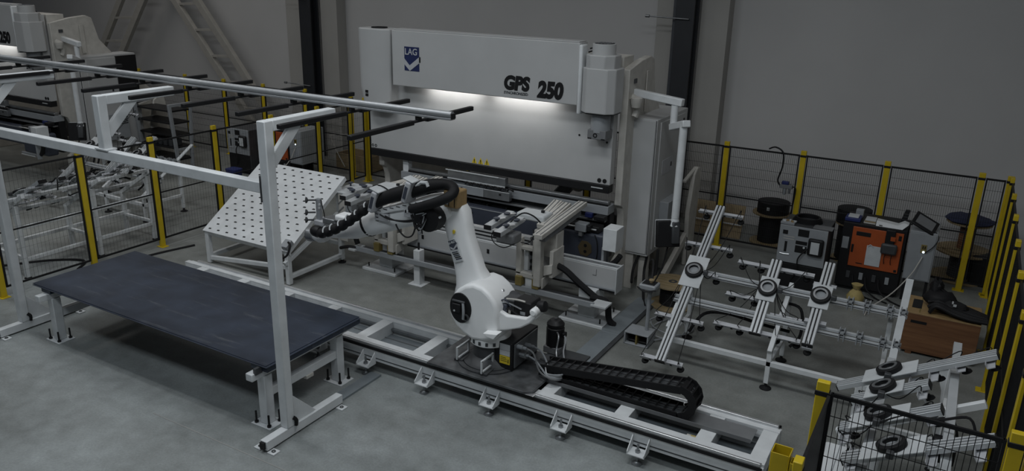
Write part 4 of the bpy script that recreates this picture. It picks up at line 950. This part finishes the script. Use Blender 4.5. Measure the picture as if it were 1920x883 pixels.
# ================================================================== suction grippers and their racks
def gripper(label, p0, p1, bars, plate=.5, w=.11, grp='suction grippers on the front rack', big=True, hoses=True):
    p0, p1 = V(p0), V(p1); g = thing('suction_gripper', label, 'gripper', p0, grp)
    a = (p1-p0).normalized(); L = (p1-p0).length; b = a.cross(V((0,0,1))).normalized(); n = b.cross(a)
    pr = MB().beam(p0, p1, w, .05); po = pr.build('profile', ALU, g, .004)
    for k in (-1, 0, 1): MB().beam(p0+a*.001+b*(k*w*.36), p1-a*.001+b*(k*w*.36), w*.20, .014, off=.031).build('profile_ridge', ALU, po)
    for k in (-1, 1): MB().beam(p0+b*(k*w*.18), p1+b*(k*w*.18), w*.12, .003, off=.0262).build('profile_groove', BLACK, po)
    for q, s in ((p0, -1), (p1, 1)): MB().beam(q, q+a*(s*.008), w+.004, .062).build('end_cap', BLACK, po)
    c = p0 + a*(L*plate)
    hl, hw = (.26, .145) if big else (.18, .12)
    pts = []
    for i, j in ((-1,-1),(1,-1),(1,1),(-1,1)): pts.append(c + a*(i*hl) + b*(j*hw) + n*.040)
    pl = MB().prism(pts, n*.014).build('tool_plate', PAPER, g, .004)
    MB().ring(c+n*.056, n, .070, .122, .05, 24).build('coupling_ring', RUBBER, g, .006)
    MB().ring(c+n*.104, n, .064, .090, .012, 24).build('coupling_rim', DSTEEL, g, .002)
    MB().lathe(c+n*.056, n, [(0,.07),(.012,.07)], 20).build('coupling_core', GREYP, g)
    MB().cbox(c+b*.16+n*.07, (.06,.06,.06)).build('coupling_block', DARKG, g, .008)
    for f, h0, h1, cups in bars:
        q = p0 + a*(L*f) - n*.055
        z0, z1 = q - b*h0, q + b*h1
        br = MB().beam(z0, z1, .07, .012, up=n); bo = br.build('cross_bar', CLEARG, g, .002)
        MB().beam(z0-a*.035+n*.02, z1-a*.035+n*.02, .006, .05, up=n).build('bar_flange', CLEARG, bo)
        kk = int((h0+h1)/.12)
        for k in range(1, kk):
            r = z0 + (z1-z0)*(k/kk); MB().beam(r-a*.042+n*.01-b*.014, r-a*.042+n*.01+b*.014, .004, .026, up=n).build('bar_hole', BLACK, bo)
        for s in cups:
            r = q + b*s
            cu = MB().cyl(r+n*.05, r-n*.09, .010, n=6).build('cup_spring', STEEL, bo)
            MB().lathe(r-n*.07, -n, [(0,.014),(.02,.02),(.03,.042),(.05,.05),(.055,.044)], 12).build('suction_cup', RUBBER, cu)
            if hoses:
                e = c + b*(.1 if s > 0 else -.1) + n*.06; mid = (r+e)/2 + n*.03 + V((0,0,-.08))
                MB().tube([r+n*.05, r+n*.10, mid, e], .0055, 5, sm=5).build('air_line', RUBBER, bo)
    return g
G1 = gripper('longest aluminium suction gripper leaning at the left end of the front rack', (-2.85, 8.86, .29), (-2.85, 11.05, 1.81),
        [(.02, .28, .28, (-.24, .24)), (.27, .32, .34, (-.28, .3)), (.56, -.1, .30, (.27,)), (.74, .30, .36, (-.28, .32)), (.97, .30, .34, (-.2, .3))], .54, .13)
G2 = gripper('middle aluminium suction gripper on the front rack with three wide cup bars', (-1.86, 9.55, .66), (-1.86, 10.42, 1.38),
        [(.05, .55, .55, (-.5, -.22, .25, .5)), (.46, .52, .0, (-.45, -.15)), (.92, .50, .50, (-.45, -.2, .4)), (.3, -.1, .5, (.3, .45))], .58, .14, big=False)
G3 = gripper('short aluminium suction gripper at the right of the front rack ending in one round foot', (-1.20, 9.44, .72), (-1.20, 10.46, 1.46),
        [(.0, .06, .06, (0,)), (.3, .12, .14, ()), (.75, .14, .14, ())], .56, .13, big=False)
def rack(label, loc):
    r = thing('gripper_rack', label, 'rack', loc, 'gripper racks'); return r
r1 = rack('white and aluminium rack on rubber feet holding three grippers in front of the controllers', (-1.6, 9.9, 0))
for x in (-2.95, -1.62, -.38):
    for y, z1 in ((9.44, .54), (10.34, 1.08)):
        lg = MB().box(x-.03, x+.03, y-.03, y+.03, .08, z1).build('leg', WHITE, r1, .005)
        MB().lathe((x, y, 0), (0,0,1), [(0,.075),(.012,.075),(.035,.02),(.085,.016)], 14).build('rubber_foot', RUBBER, lg)
    if x < -1: MB().beam((x, 9.40, .52), (x, 10.36, 1.12), .06, .07).build('inclined_beam', WHITE, r1, .006)
    MB().box(x-.025, x+.025, 9.47, 10.31, .33, .38).build('side_rail', WHITE, r1, .004)
MB().box(-2.98, -.30, 9.41, 9.47, .32, .39).build('front_rail', WHITE, r1, .006)
for (y, z) in ((9.74, .80), (10.15, 1.065)):
    for d, e in ((0, 0), (.055, .04)):
        MB().box(-3.02, -.20, y+d-.02, y+d+.02, z+e-.02, z+e+.02).build('cross_profile', ALU, r1, .004)
    MB().box(-3.0, -.22, y-.022, y-.0205, z-.004, z+.004).build('profile_groove', BLACK, r1)
    for x in (-.86, -.66, -.40, -.25):
        k = MB().box(x-.035, x+.035, y-.04, y+.09, z+.045, z+.075).box(x-.035, x-.02, y-.04, y+.03, z-.05, z+.12).box(x+.02, x+.035, y-.04, y+.03, z-.05, z+.12)
        kk = k.build('rail_clamp', GREYP, r1, .003)
        MB().cyl((x, y+.02, z+.07), (x, y+.02, z+.09), .014, n=8).build('clamp_screw', DARKG, kk)
MB().beam((-.26, 9.30, .55), (-.26, 10.62, 1.40), .085, .02).build('end_strip', PAPER, r1, .003)
MB().tube([(-2.75, 9.7, .4), (-2.6, 9.8, .66), (-2.3, 9.85, .72), (-1.9, 9.9, .66), (-1.5, 9.95, .62)], .022, 7, sm=6).build('hose', RUBBER, r1)
MB().tube([(-1.7, 10.3, .86), (-1.45, 10.25, .84), (-1.40, 10.2, .5), (-1.5, 10.1, .34)], .02, 7, sm=6).build('hose', RUBBER, r1)
# right hand rack, inclined toward the side fence
r2 = rack('white rack with four grippers tilted towards the right fence behind the near mesh', (0.1, 7.4, 0))
for y in (6.2, 7.5, 8.6):
    for x, z1 in ((-.50, .80), (.33, 1.24)):
        lg = MB().box(x-.035, x+.035, y-.035, y+.035, .02, z1).build('leg', WHITE, r2, .005)
        MB().lathe((x, y, 0), (0,0,1), [(0,.06),(.02,.05)], 12).build('rubber_foot', RUBBER, lg)
    MB().beam((-.56, y, .77), (.60, y, 1.44), .06, .07).build('inclined_beam', WHITE, r2, .006)
    MB().prism([(.27, y-.02, .95), (.30, y-.02, .6), (.30, y-.02, 1.2), (.20, y-.02, 1.16)], (0, .04, 0)).build('gusset', WHITE, r2)
    MB().box(-.47, .30, y-.025, y+.025, .33, .38).build('side_rail', WHITE, r2, .004)
for x, z in ((-.25, 1.0), (.34, 1.345)): MB().box(x-.04, x+.04, 6.0, 8.95, z-.02, z+.03).build('cross_profile', ALU, r2, .004)
for z in (.32, .86): MB().box(.305, .355, 6.23, 8.77, z-.03, z+.03).build('long_rail', WHITE, r2, .006)
MB().box(-.53, -.47, 6.0, 8.7, .36, .42).build('front_rail', WHITE, r2, .006)
G = 'suction grippers on the right rack'
G4 = gripper('long aluminium gripper topmost on the right rack just above the near mesh panel', (-.66, 8.05, .98), (.64, 8.05, 1.70), [(.62, .15, .2, (-.1,)), (.95, .1, .15, (-.1,)), (.5, -.05, .22, ()), (.78, .2, .1, (-.16,))], .36, .12, G)
G5 = gripper('short aluminium gripper second from the top on the right rack', (-.48, 7.58, 1.10), (.14, 7.58, 1.46), [(.1, .16, .16, (-.1, .1)), (.9, .18, .16, (-.1, .1))], .45, .12, G, False)
G6 = gripper('aluminium gripper third on the right rack seen through the mesh', (-.50, 7.06, 1.06), (.26, 7.06, 1.50), [(.05, .2, .2, (-.15, .15)), (.9, .16, .16, (-.1,))], .42, .12, G)
G7 = gripper('aluminium gripper lowest on the right rack above the white bin', (-.40, 6.52, 1.08), (.64, 6.52, 1.62), [(.05, .25, .1, (-.2,)), (.6, .2, .2, (-.15,)), (.9, .2, .2, ())], .36, .13, G)
for g, q in ((G6, (.30, 6.9, 1.5)), (G5, (.2, 7.4, 1.2))):
    MB().tube([(q[0]-.5, q[1], q[2]-.2), (q[0]-.3, q[1]+.06, q[2]-.1), (q[0]-.05, q[1], q[2]-.02), (q[0]+.16, q[1]-.04, q[2]+.08), (q[0]+.24, q[1]-.1, q[2]-.1)], .012, 6, sm=6).build('loose_hose', RUBBER, g)
wb = thing('white_bin', 'white plastic bin lid behind the mesh at the bottom edge of the picture', 'bin', (-.42, 7.1, 0))
MB().prism([(-.62, 6.75, .0), (-.16, 6.75, .0), (-.16, 7.4, .0), (-.62, 7.4, .0)], (0, 0, .62)).build('body', GREYP, wb, .03)
MB().prism([(-.64, 6.73, .62), (-.14, 6.73, .62), (-.14, 7.42, .62), (-.64, 7.42, .62)], (0, 0, .07)).build('lid', WHITE, wb, .03)
for x in (-.5, -.3): MB().box(x-.004, x+.004, 6.74, 7.4, .688, .694).build('lid_rib', GREYP, wb)
# the same racks in the next cell
D = (-13.25, .35, 0)
for o, lb in ((r1, 'white gripper rack in the far cell behind the yellow fence posts'), (G1, 'long gripper leaning on the rack in the far cell under the far press'), (G2, 'middle gripper on the rack in the far cell'), (G3, 'short gripper on the rack in the far cell')):
    dup(o, (-13.6, .1, 0), lb, 'gripper racks' if o is r1 else 'suction grippers in the far cell')
dup(r2, D, 'white gripper rack standing along the dividing fence at the left edge', 'gripper racks')
for o, lb in ((G4, 'long gripper on the left edge rack nearest the far cell controllers'), (G5, 'short gripper second on the left edge rack'), (G6, 'third gripper on the left edge rack'), (G7, 'gripper nearest the camera on the left edge rack')):
    dup(o, D, lb, 'suction grippers on the left edge rack')
MB().box(.24, .42, 6.85, 6.95, 1.10, 1.32).build('valve_box', BLACK, G6, .01)

# ================================================================== controllers, drums, crate on the right
def controller(x, y, label):
    c = thing('robot_controller', label, 'controller', (x, y, 0), 'grey robot controllers')
    MB().box(x-.37, x+.37, y+.02, y+.75, .06, 1.12).build('body', DARKG, c, .01)
    MB().box(x-.34, x+.34, y+.05, y+.70, .0, .06).build('plinth', BLACK, c, .004)
    dp = MB().box(x-.375, x+.375, y-.01, y+.02, .50, 1.13).build('front_door', GREYP, c, .006)
    MB().box(x-.36, x+.36, y+.0, y+.02, .08, .48).build('lower_grille', BLACK, c, .006)
    for a, b_, z0, z1 in ((-.32, -.24, .98, 1.05), (-.08, .09, .98, 1.10), (-.10, .08, .84, .90), (-.10, .08, .70, .82), (-.27, -.23, .68, .86)):
        MB().box(x+a, x+b_, y-.016, y-.009, z0, z1).build('switch_panel', BLACK, dp, .003)
    for z in (.90, .94): MB().box(x-.30, x-.13, y-.013, y-.009, z, z+.012).build('door_label', OFFW, dp)
    MB().tube([(x-.33, y-.015, .645), (x-.26, y-.02, .64), (x-.18, y-.015, .645)], .010, 6).build('door_key', STEEL, dp)
    MB().cyl((x+.04, y-.03, .80), (x+.04, y-.01, .80), .018, n=10).build('indicator', PAPER, dp)
    pd = MB().box(x+.10, x+.34, y-.09, y-.012, .70, .99).build('teach_pendant', BLACK, c, .03)
    MB().box(x+.15, x+.28, y-.096, y-.089, .74, .94).build('paper_card', PAPER, pd)
    MB().tube([(x+.1, y-.05, .8), (x-.02, y-.07, .62), (x-.02, y-.05, .4), (x-.1, y, .2)], .012, 6, sm=5).build('pendant_cable', RUBBER, c)
    return c
c1 = controller(-1.97, 13.0, 'grey robot controller with a white card on its black pendant')
cl = MB()
for k in range(4): cl.ring((-2.0, 13.45, 1.12+.02*k), (0,0,1), .20-.01*k, .24-.012*k, .02, 24)
solo(cl, 'cable_ring', RUBBER, 'black cable coil lying on top of the grey controller', 'cable')
pt = thing('parts_tray', 'small tray of tan and white parts on the left corner of the grey controller', 'tray', (-2.25, 13.15, 1.121))
MB().box(-2.36, -2.14, 13.06, 13.24, 1.121, 1.16).build('tray', GREYP, pt, .004)
for k in range(5): MB().cbox((-2.31+.04*k, 13.12+.03*(k % 3), 1.17), (.05, .03, .02), Matrix.Rotation(k*.7, 3, 'Z')).build('part', CARD if k % 2 else PAPER, pt)
solo(MB().box(-1.85, -1.55, 13.08, 13.30, 1.121, 1.13), 'cover_plate', MIDG, 'dark flat plate on the right of the grey controller top', 'plate')
# orange door controller
t = thing('control_cabinet', 'black control cabinet with an orange door', 'cabinet', (-.95, 13.9, 0))
MB().box(-1.46, -.50, 13.62, 14.35, .06, 1.17).build('body', BLACK, t, .008)
MB().box(-1.42, -.54, 13.66, 14.3, 0, .06).build('plinth', BLACK, t)
od = MB().box(-1.30, -.54, 13.595, 13.62, .44, 1.12).build('door', ORANGE, t, .006)
MB().box(-1.24, -1.02, 13.588, 13.596, .98, 1.05).build('door_handle_slot', BLACK, od, .004)
MB().box(-1.285, -1.25, 13.588, 13.596, .68, .82).build('door_latch', BLACK, od, .004)
MB().box(-.60, -.56, 13.588, 13.596, .46, .50).build('door_hinge', BLACK, od); MB().box(-.61, -.565, 13.588, 13.596, 1.0, 1.08).build('door_hinge', BLACK, od)
MB().box(-1.05, -.82, 13.582, 13.594, .50, .84).build('paper_sheet', PAPER, od, .002)
MB().tube([(-1.03, 13.58, .82), (-1.0, 13.57, .86), (-.95, 13.58, .82)], .008, 5, sm=3).build('paper_hook', PAPER, od)
MB().box(-1.18, -1.08, 13.588, 13.596, .50, .512).build('door_mark', BLACK, od)
MB().box(-1.44, -1.34, 13.612, 13.622, .72, .92).build('door_plate', GREYP, t, .002)
for k in range(4): MB().box(-1.30+.2*k, -1.24+.2*k, 13.6, 13.64, .22, .34).build('connector', GREYP if k % 2 else DARKG, t, .004)
for k in range(3): MB().tube([(-1.2+.2*k, 13.6, .28), (-1.15+.2*k, 13.5, .12), (-1.0+.22*k, 13.42, .02), (-.8+.2*k, 13.3, .015)], .014, 6, sm=5).build('cable', RUBBER, t)
pn = thing('teach_pendant', 'black teach pendant hanging over the orange door', 'pendant', (-.72, 13.55, .74))
MB().box(-.84, -.60, 13.50, 13.57, .76, .94).build('body', DARKG, pn, .03)
MB().box(-.80, -.66, 13.545, 13.585, .93, 1.16).build('holder', BLACK, pn, .01)
for x in (-.76, -.66): MB().tube([(x, 13.53, .77), (x-.01, 13.55, .66), (x, 13.58, .58)], .006, 5, sm=3).build('strap', BLACK, pn)
MB().box(-.72, -.65, 13.54, 13.546, .99, 1.06).build('orange_window', ORANGE, pn)
# things on the cabinet
solo(MB().box(-1.46, -1.22, 13.68, 13.95, 1.171, 1.23), 'blue_box', BLUE, 'blue box with a white lid on the left of the orange door cabinet', 'box', None, .01)
solo(MB().box(-1.42, -1.26, 13.72, 13.92, 1.231, 1.25), 'paper_stack', PAPER, 'white papers on the blue box', 'paper', None, .003)
solo(MB().box(-1.34, -1.22, 14.0, 14.12, 1.171, 1.30), 'white_carton', GREYP, 'small pale carton standing behind the blue box', 'carton', None, .006)
for k in range(3): solo(MB().box(-1.17+.01*k, -.99, 13.70, 13.90, 1.171+.025*k, 1.195+.025*k), 'manual', (OFFW, TAN, PAPER)[k], ('lowest off white manual of the small pile', 'tan manual in the middle of the small pile', 'white manual on top of the small pile')[k] + ' on the orange door cabinet', 'book', 'manuals on the cabinet', .003)
kb = thing('keyboard_tray', 'white angled plastic tray on the orange door cabinet', 'tray', (-.8, 13.72, 1.171))
MB().prism([(-.98, 13.64, 1.172), (-.58, 13.64, 1.172), (-.50, 13.72, 1.25), (-.58, 13.76, 1.26), (-.66, 13.70, 1.22), (-.98, 13.70, 1.25)], (0, .16, 0)).build('tray', WHITE, kb, .006)
MB().box(-.93, -.88, 13.634, 13.642, 1.19, 1.20).build('tray_mark', BLACK, kb)
an = thing('antenna_unit', 'upright black unit standing on the orange door cabinet', 'device', (-.6, 14.0, 1.171))
MB().prism([(-.66, 13.98, 1.171), (-.56, 13.98, 1.171), (-.53, 13.98, 1.42), (-.60, 13.98, 1.42)], (0, .06, 0)).build('body', BLACK, an, .006)
for k in range(4): MB().box(-.655+.012*k, -.56+.008*k, 13.975, 13.98, 1.2+.05*k, 1.21+.05*k).build('body_rib', DARKG, an)
wc = thing('white_cabinet', 'pale grey slim cabinet right of the orange door with a tilted tablet on top', 'cabinet', (-.2, 13.9, 0))
MB().box(-.46, -.06, 13.62, 14.4, .38, 1.20).build('body', GREYP, wc, .01)
MB().box(-.44, -.08, 13.61, 13.62, .40, 1.17).build('door', GREYP, wc, .004)
for x in (-.44, -.12):
    for y in (13.66, 14.3): MB().box(x, x+.04, y, y+.04, .0, .38).build('leg', BLACK, wc)
sw = MB().box(-.27, -.19, 13.6, 13.61, .86, 1.0).build('switch_plate', GOLD, wc, .002)
for x in (-.25, -.22): MB().box(x, x+.015, 13.596, 13.601, .93, .98).build('switch', BLACK, sw)
MB().cyl((-.225, 13.59, .88), (-.225, 13.602, .88), .018, n=12).build('lit_button', mat('lit_button', (.7, .85, 1), .3, emit=1.5), sw)
MB().tube([(-.225, 13.59, .80), (-.26, 13.56, .70), (-.34, 13.5, .5), (-.55, 13.3, .2), (-.8, 12.9, .04), (-.84, 12.6, .015)], .010, 6, sm=7).build('cable', OFFW, wc)
tb = thing('tablet_panel', 'black framed operator panel tilted on the pale grey cabinet', 'panel', (-.3, 13.75, 1.2))
R = Matrix.Rotation(.45, 3, 'Y') @ Matrix.Rotation(.5, 3, 'X')
MB().cbox((-.28, 13.74, 1.315), (.38, .30, .035), R).build('housing', BLACK, tb, .01)
MB().cbox(V((-.28, 13.74, 1.315))+R@V((0,0,.02)), (.28, .2, .006), R).build('screen', MIDG, tb)
MB().tube([(-.15, 13.7, 1.24), (-.05, 13.62, 1.15), (-.10, 13.58, 1.0), (-.2, 13.58, .88)], .008, 5, sm=6).build('cable', RUBBER, tb)
sk = thing('sack', 'small yellow sack tied at the top on the floor before the cabinets', 'sack', (-1.05, 13.05, 0))
b = MB(); b.lathe((-1.05, 13.05, 0), (0,0,1), [(0,.09),(.03,.12),(.12,.13),(.2,.10),(.25,.045),(.28,.06),(.33,.09)], 12)
rr = random.Random(5); b.v = [p+V((rr.uniform(-.012,.012), rr.uniform(-.012,.012), 0)) for p in b.v]; b.build('bag', YCLOTH, sk)
MB().ring((-1.05, 13.05, .255), (0,0,1), .04, .055, .015, 12).build('tie', TAN, sk)
# brown crate with hoses
t = thing('crate', 'brown plywood crate with hand slots in the right corner', 'crate', (.28, 11.9, 0))
X0c, X1c, Y0c, Y1c, Zc = -.26, .66, 11.55, 12.25, .60
MB().box(X0c, X1c, Y0c, Y0c+.02, .04, Zc).build('front_panel', WOOD, t, .003)
MB().box(X0c, X1c, Y1c-.02, Y1c, .04, Zc).build('rear_panel', WOOD, t, .003)
MB().box(X0c, X0c+.02, Y0c+.02, Y1c-.02, .04, Zc).build('left_panel', WOOD, t, .003)
MB().box(X1c-.02, X1c, Y0c+.02, Y1c-.02, .04, Zc).build('right_panel', WOOD, t, .003)
MB().box(X0c, X1c, Y0c, Y1c, Zc, Zc+.018).build('lid', CARD, t, .003)
for x in (X0c+.08, X1c-.16): MB().box(x, x+.08, Y0c, Y1c, 0, .04).build('runner', WOOD, t)
MB().box(-.18, .02, Y0c-.003, Y0c+.004, .47, .51).build('hand_slot', BLACK, t)
MB().box(-.20, -.08, 11.75, 12.1, Zc+.018, Zc+.023).build('lid_slot', BLACK, t); MB().box(-.10, -.085, 11.6, 12.2, Zc+.018, Zc+.022).build('lid_joint', GOLD, t)
hz = thing('hose_pile', 'heap of black hoses and wrapping lying on the brown crate', 'hoses', (.3, 11.8, .62))
rr = random.Random(11)
for k in range(9):
    y = 11.62+.05*k; pts = [(-.02+.1*rr.random(), y, .64+.02*k), (.1, y-.02, .74+.02*rr.random()), (.3, y-.05*rr.random(), .70), (.5, y-.06, .67), (.72, 11.58+.03*k, .66)]
    MB().tube(pts, .028, 6, sm=6).build('hose', RUBBER, hz)
b = MB().ball((.12, 11.95, .74), .2, (1.1, .9, .7)).ball((.30, 11.85, .70), .16, (1.2, .8, .55)).ball((.05, 12.05, .85), .13, (.7, 1, 1.3))
b.v = [p+V((rr.uniform(-.02,.02), rr.uniform(-.02,.02), rr.uniform(-.02,.02))) for p in b.v]; b.v = [V((p.x, p.y, max(p.z, .62))) for p in b.v]
b.build('wrapping', RUBBER, hz)
MB().cbox((.28, 11.74, .80), (.02, .06, .02)).cbox((.31, 11.72, .77), (.04, .02, .03)).build('white_tag', PAPER, hz)
# drums and boards between fence and wall
sp = spool('cable_drum', 'black cable drum on pale flanges left of the grey controller', (-2.98, 15.42, 0), .36, .22, .62, RUBBER, grp='cable drums behind the right fence')
MB().lathe((-2.96, 15.42, .621), (0,0,1), [(0,.30),(.22,.30),(.225,.27)], 26).build('cable_layer', RUBBER, sp); MB().box(-3.02, -2.97, 15.11, 15.118, .72, .78).build('drum_label', PAPER, sp)
sp = spool('cable_drum', 'tall black drum between the grey controller and the orange door cabinet', (-1.48, 15.25, 0), .30, .24, .72, RUBBER, grp='cable drums behind the right fence')
MB().lathe((-1.48, 15.25, .721), (0,0,1), [(0,.30),(.26,.30),(.27,.26)], 26).build('cable_layer', RUBBER, sp)
ST_ = (.36, 15.35)
spool('cable_drum', 'lower wooden drum of the stack in the right corner behind the fence', (*ST_, 0), .46, .20, .52, DARKG, grp='cable drums behind the right fence')
sp = spool('cable_drum', 'upper wooden drum of the stack in the right corner under a blue cloth', (*ST_, .521), .36, .13, .52, WOOD, grp='cable drums behind the right fence')
b = MB().lathe((*ST_, 1.045), (0,0,1), [(0,.37),(.02,.39),(.05,.33),(.06,.15)], 24); rr = random.Random(2)
b.v = [p+V((rr.uniform(-.03,.03), rr.uniform(-.03,.03), rr.uniform(0,.02))) for p in b.v]; solo(b, 'cloth', CLOTHB, 'dark blue cloth crumpled on the top drum in the right corner', 'cloth')
solo(MB().box(.50, 1.15, 15.0, 15.3, .001, .55), 'dark_box', BLACK, 'black box beside the stacked wooden drums in the right corner', 'box', None, .03)
bd = thing('plywood_board', 'tan plywood board leaning behind the fence beside the press', 'board', (-4.0, 15.3, 0))
MB().prism([(-4.6, 15.25, .0), (-3.5, 15.25, .0), (-3.5, 15.50, .62), (-4.6, 15.50, .62)], (0, .03, 0)).build('board', TAN, bd, .003)
MB().prism([(-4.6, 15.244, .28), (-3.5, 15.244, .28), (-3.5, 15.25, .30), (-4.6, 15.25, .30)], (0, .02, .0)).build('batten', PAPER, bd)
# air unit on the fence
t = thing('air_unit', 'small air regulator with a blue knob hung on the back fence', 'regulator', (-2.60, 14.48, 1.3))
MB().box(-2.72, -2.50, 14.47, 14.54, 1.36, 1.43).build('manifold', MIDG, t, .006)
MB().box(-2.66, -2.56, 14.50, 14.64, 1.37, 1.42).build('bracket', MIDG, t)
MB().box(-2.69, -2.57, 14.47, 14.54, 1.43, 1.49).build('knob', BLUE, t, .01)
MB().lathe((-2.63, 14.505, 1.36), (0,0,-1), [(0,.03),(.1,.03),(.12,.015)], 12).build('filter_bowl', GREYP, t)
MB().lathe((-2.55, 14.505, 1.36), (0,0,-1), [(0,.025),(.07,.025),(.09,.015)], 12).build('filter_bowl', MIDG, t)
MB().tube([(-3.0, 14.56, 2.03), (-2.88, 14.52, 2.08), (-2.74, 14.5, 2.0), (-2.72, 14.5, 1.75), (-2.77, 14.5, 1.5), (-2.72, 14.5, 1.4)], .015, 6, sm=7).build('air_hose', RUBBER, t)
MB().tube([(-2.50, 14.5, 1.40), (-2.44, 14.5, 1.36), (-2.46, 14.5, 1.0), (-2.50, 14.5, .6), (-2.5, 14.45, .1)], .012, 6, sm=6).build('air_hose', RUBBER, t)
solo(MB().tube([(-.05, 12.9, .012), (.15, 13.0, .012), (.3, 12.85, .013), (.1, 12.7, .014), (-.2, 12.8, .013), (-.1, 13.05, .02), (.25, 13.1, .02)], .012, 6, sm=7), 'floor_cable', RUBBER, 'black cable looped on the floor right of the pale grey cabinet', 'cable')

# ================================================================== far cell behind the dividing fence
dup(c1, (-13.55, .35, 0), 'grey robot controller in the far cell left of the perforated table', 'grey robot controllers')
t2 = dup(bpy.data.objects['control_cabinet'], (-13.67, .1, 0), 'black control cabinet with an orange door in the far cell', 'orange door cabinets')
bpy.data.objects['control_cabinet']['group'] = 'orange door cabinets'
bpy.data.objects['control_cabinet']['label'] = 'black control cabinet with an orange door right of the grey controller'
dup(wc, (-13.70, .1, 0), 'pale grey slim cabinet in the far cell behind the hook frame')
bl = thing('blue_container', 'blue plastic container on the floor of the far cell', 'container', (-15.0, 12.7, 0))
MB().loft([rrect((-15.0, 12.7, z), V((1,0,0)), V((0,1,0)), w_, w_*.8, 16, .4) for z, w_ in ((0.001, .3), (.28, .34), (.3, .36), (.33, .36))]).build('body', BLUE, bl)
solo(MB().prism([(-15.9, 12.5, .001), (-15.3, 12.35, .001), (-15.2, 12.75, .001), (-15.8, 12.95, .001)], (0,0,.03)), 'cardboard_sheet', CARD, 'brown cardboard sheet on the floor of the far cell', 'cardboard')
cr = thing('open_crate', 'open wooden crate with white straps behind the fence left of the press', 'crate', (-13.4, 15.4, 0))
for a in ((-13.95, -12.85, 15.12, 15.15), (-13.95, -12.85, 15.75, 15.78), (-13.95, -13.92, 15.15, 15.75), (-12.88, -12.85, 15.15, 15.75)): MB().box(*a, 0, .42).build('side_panel', TAN, cr, .003)
MB().box(-13.95, -12.85, 15.12, 15.78, .0, .02).build('base', WOOD, cr)
MB().tube([(-14.1, 15.1, .85), (-13.9, 15.08, .5), (-13.6, 15.05, .1)], .014, 5, sm=3).build('strap', OFFW, cr)
MB().tube([(-14.1, 15.1, .85), (-13.5, 15.1, .95), (-12.95, 15.1, .88), (-12.8, 15.08, .5), (-12.85, 15.06, .1)], .014, 5, sm=3).build('strap', OFFW, cr)
tr_ = thing('tool_rack', 'grey tool rack with dark shelves in the far cell beside the far press', 'rack', (-17.2, 12.6, 0))
for x in (-17.9, -16.6):
    for y in (12.3, 12.9): MB().beam((x, y+(.12 if y < 12.5 else -.12), 0), (x, y, 1.75), .07, .07).build('upright', GREYP, tr_, .005)
    MB().box(x-.03, x+.03, 12.3, 12.9, 1.68, 1.75).build('top_bar', GREYP, tr_, .005)
    MB().box(x-.03, x+.03, 12.35, 12.85, .6, .66).build('side_bar', GREYP, tr_, .005)
for k in range(5): MB().box(-17.9, -16.6, 12.34, 12.86, .35+.3*k, .39+.3*k).build('shelf', BLACK, tr_, .004)
for k in range(5): MB().box(-17.7+.2*k, -17.58+.2*k, 12.4, 12.7, .69, .85).build('stored_part', DARKG, tr_, .01)
for pts, lb in (([(-12.2, 6.6, .012), (-12.25, 7.4, .012), (-12.2, 8.3, .012), (-12.0, 9.1, .012)], 'black cable along the foot of the dividing fence'), ([(-12.6, 7.2, .012), (-12.9, 7.5, .02), (-13.4, 7.2, .012), (-13.8, 6.6, .012)], 'black cable on the floor under the left edge rack')):
    solo(MB().tube(pts, .022, 6, sm=6), 'floor_cable', RUBBER, lb, 'cable')
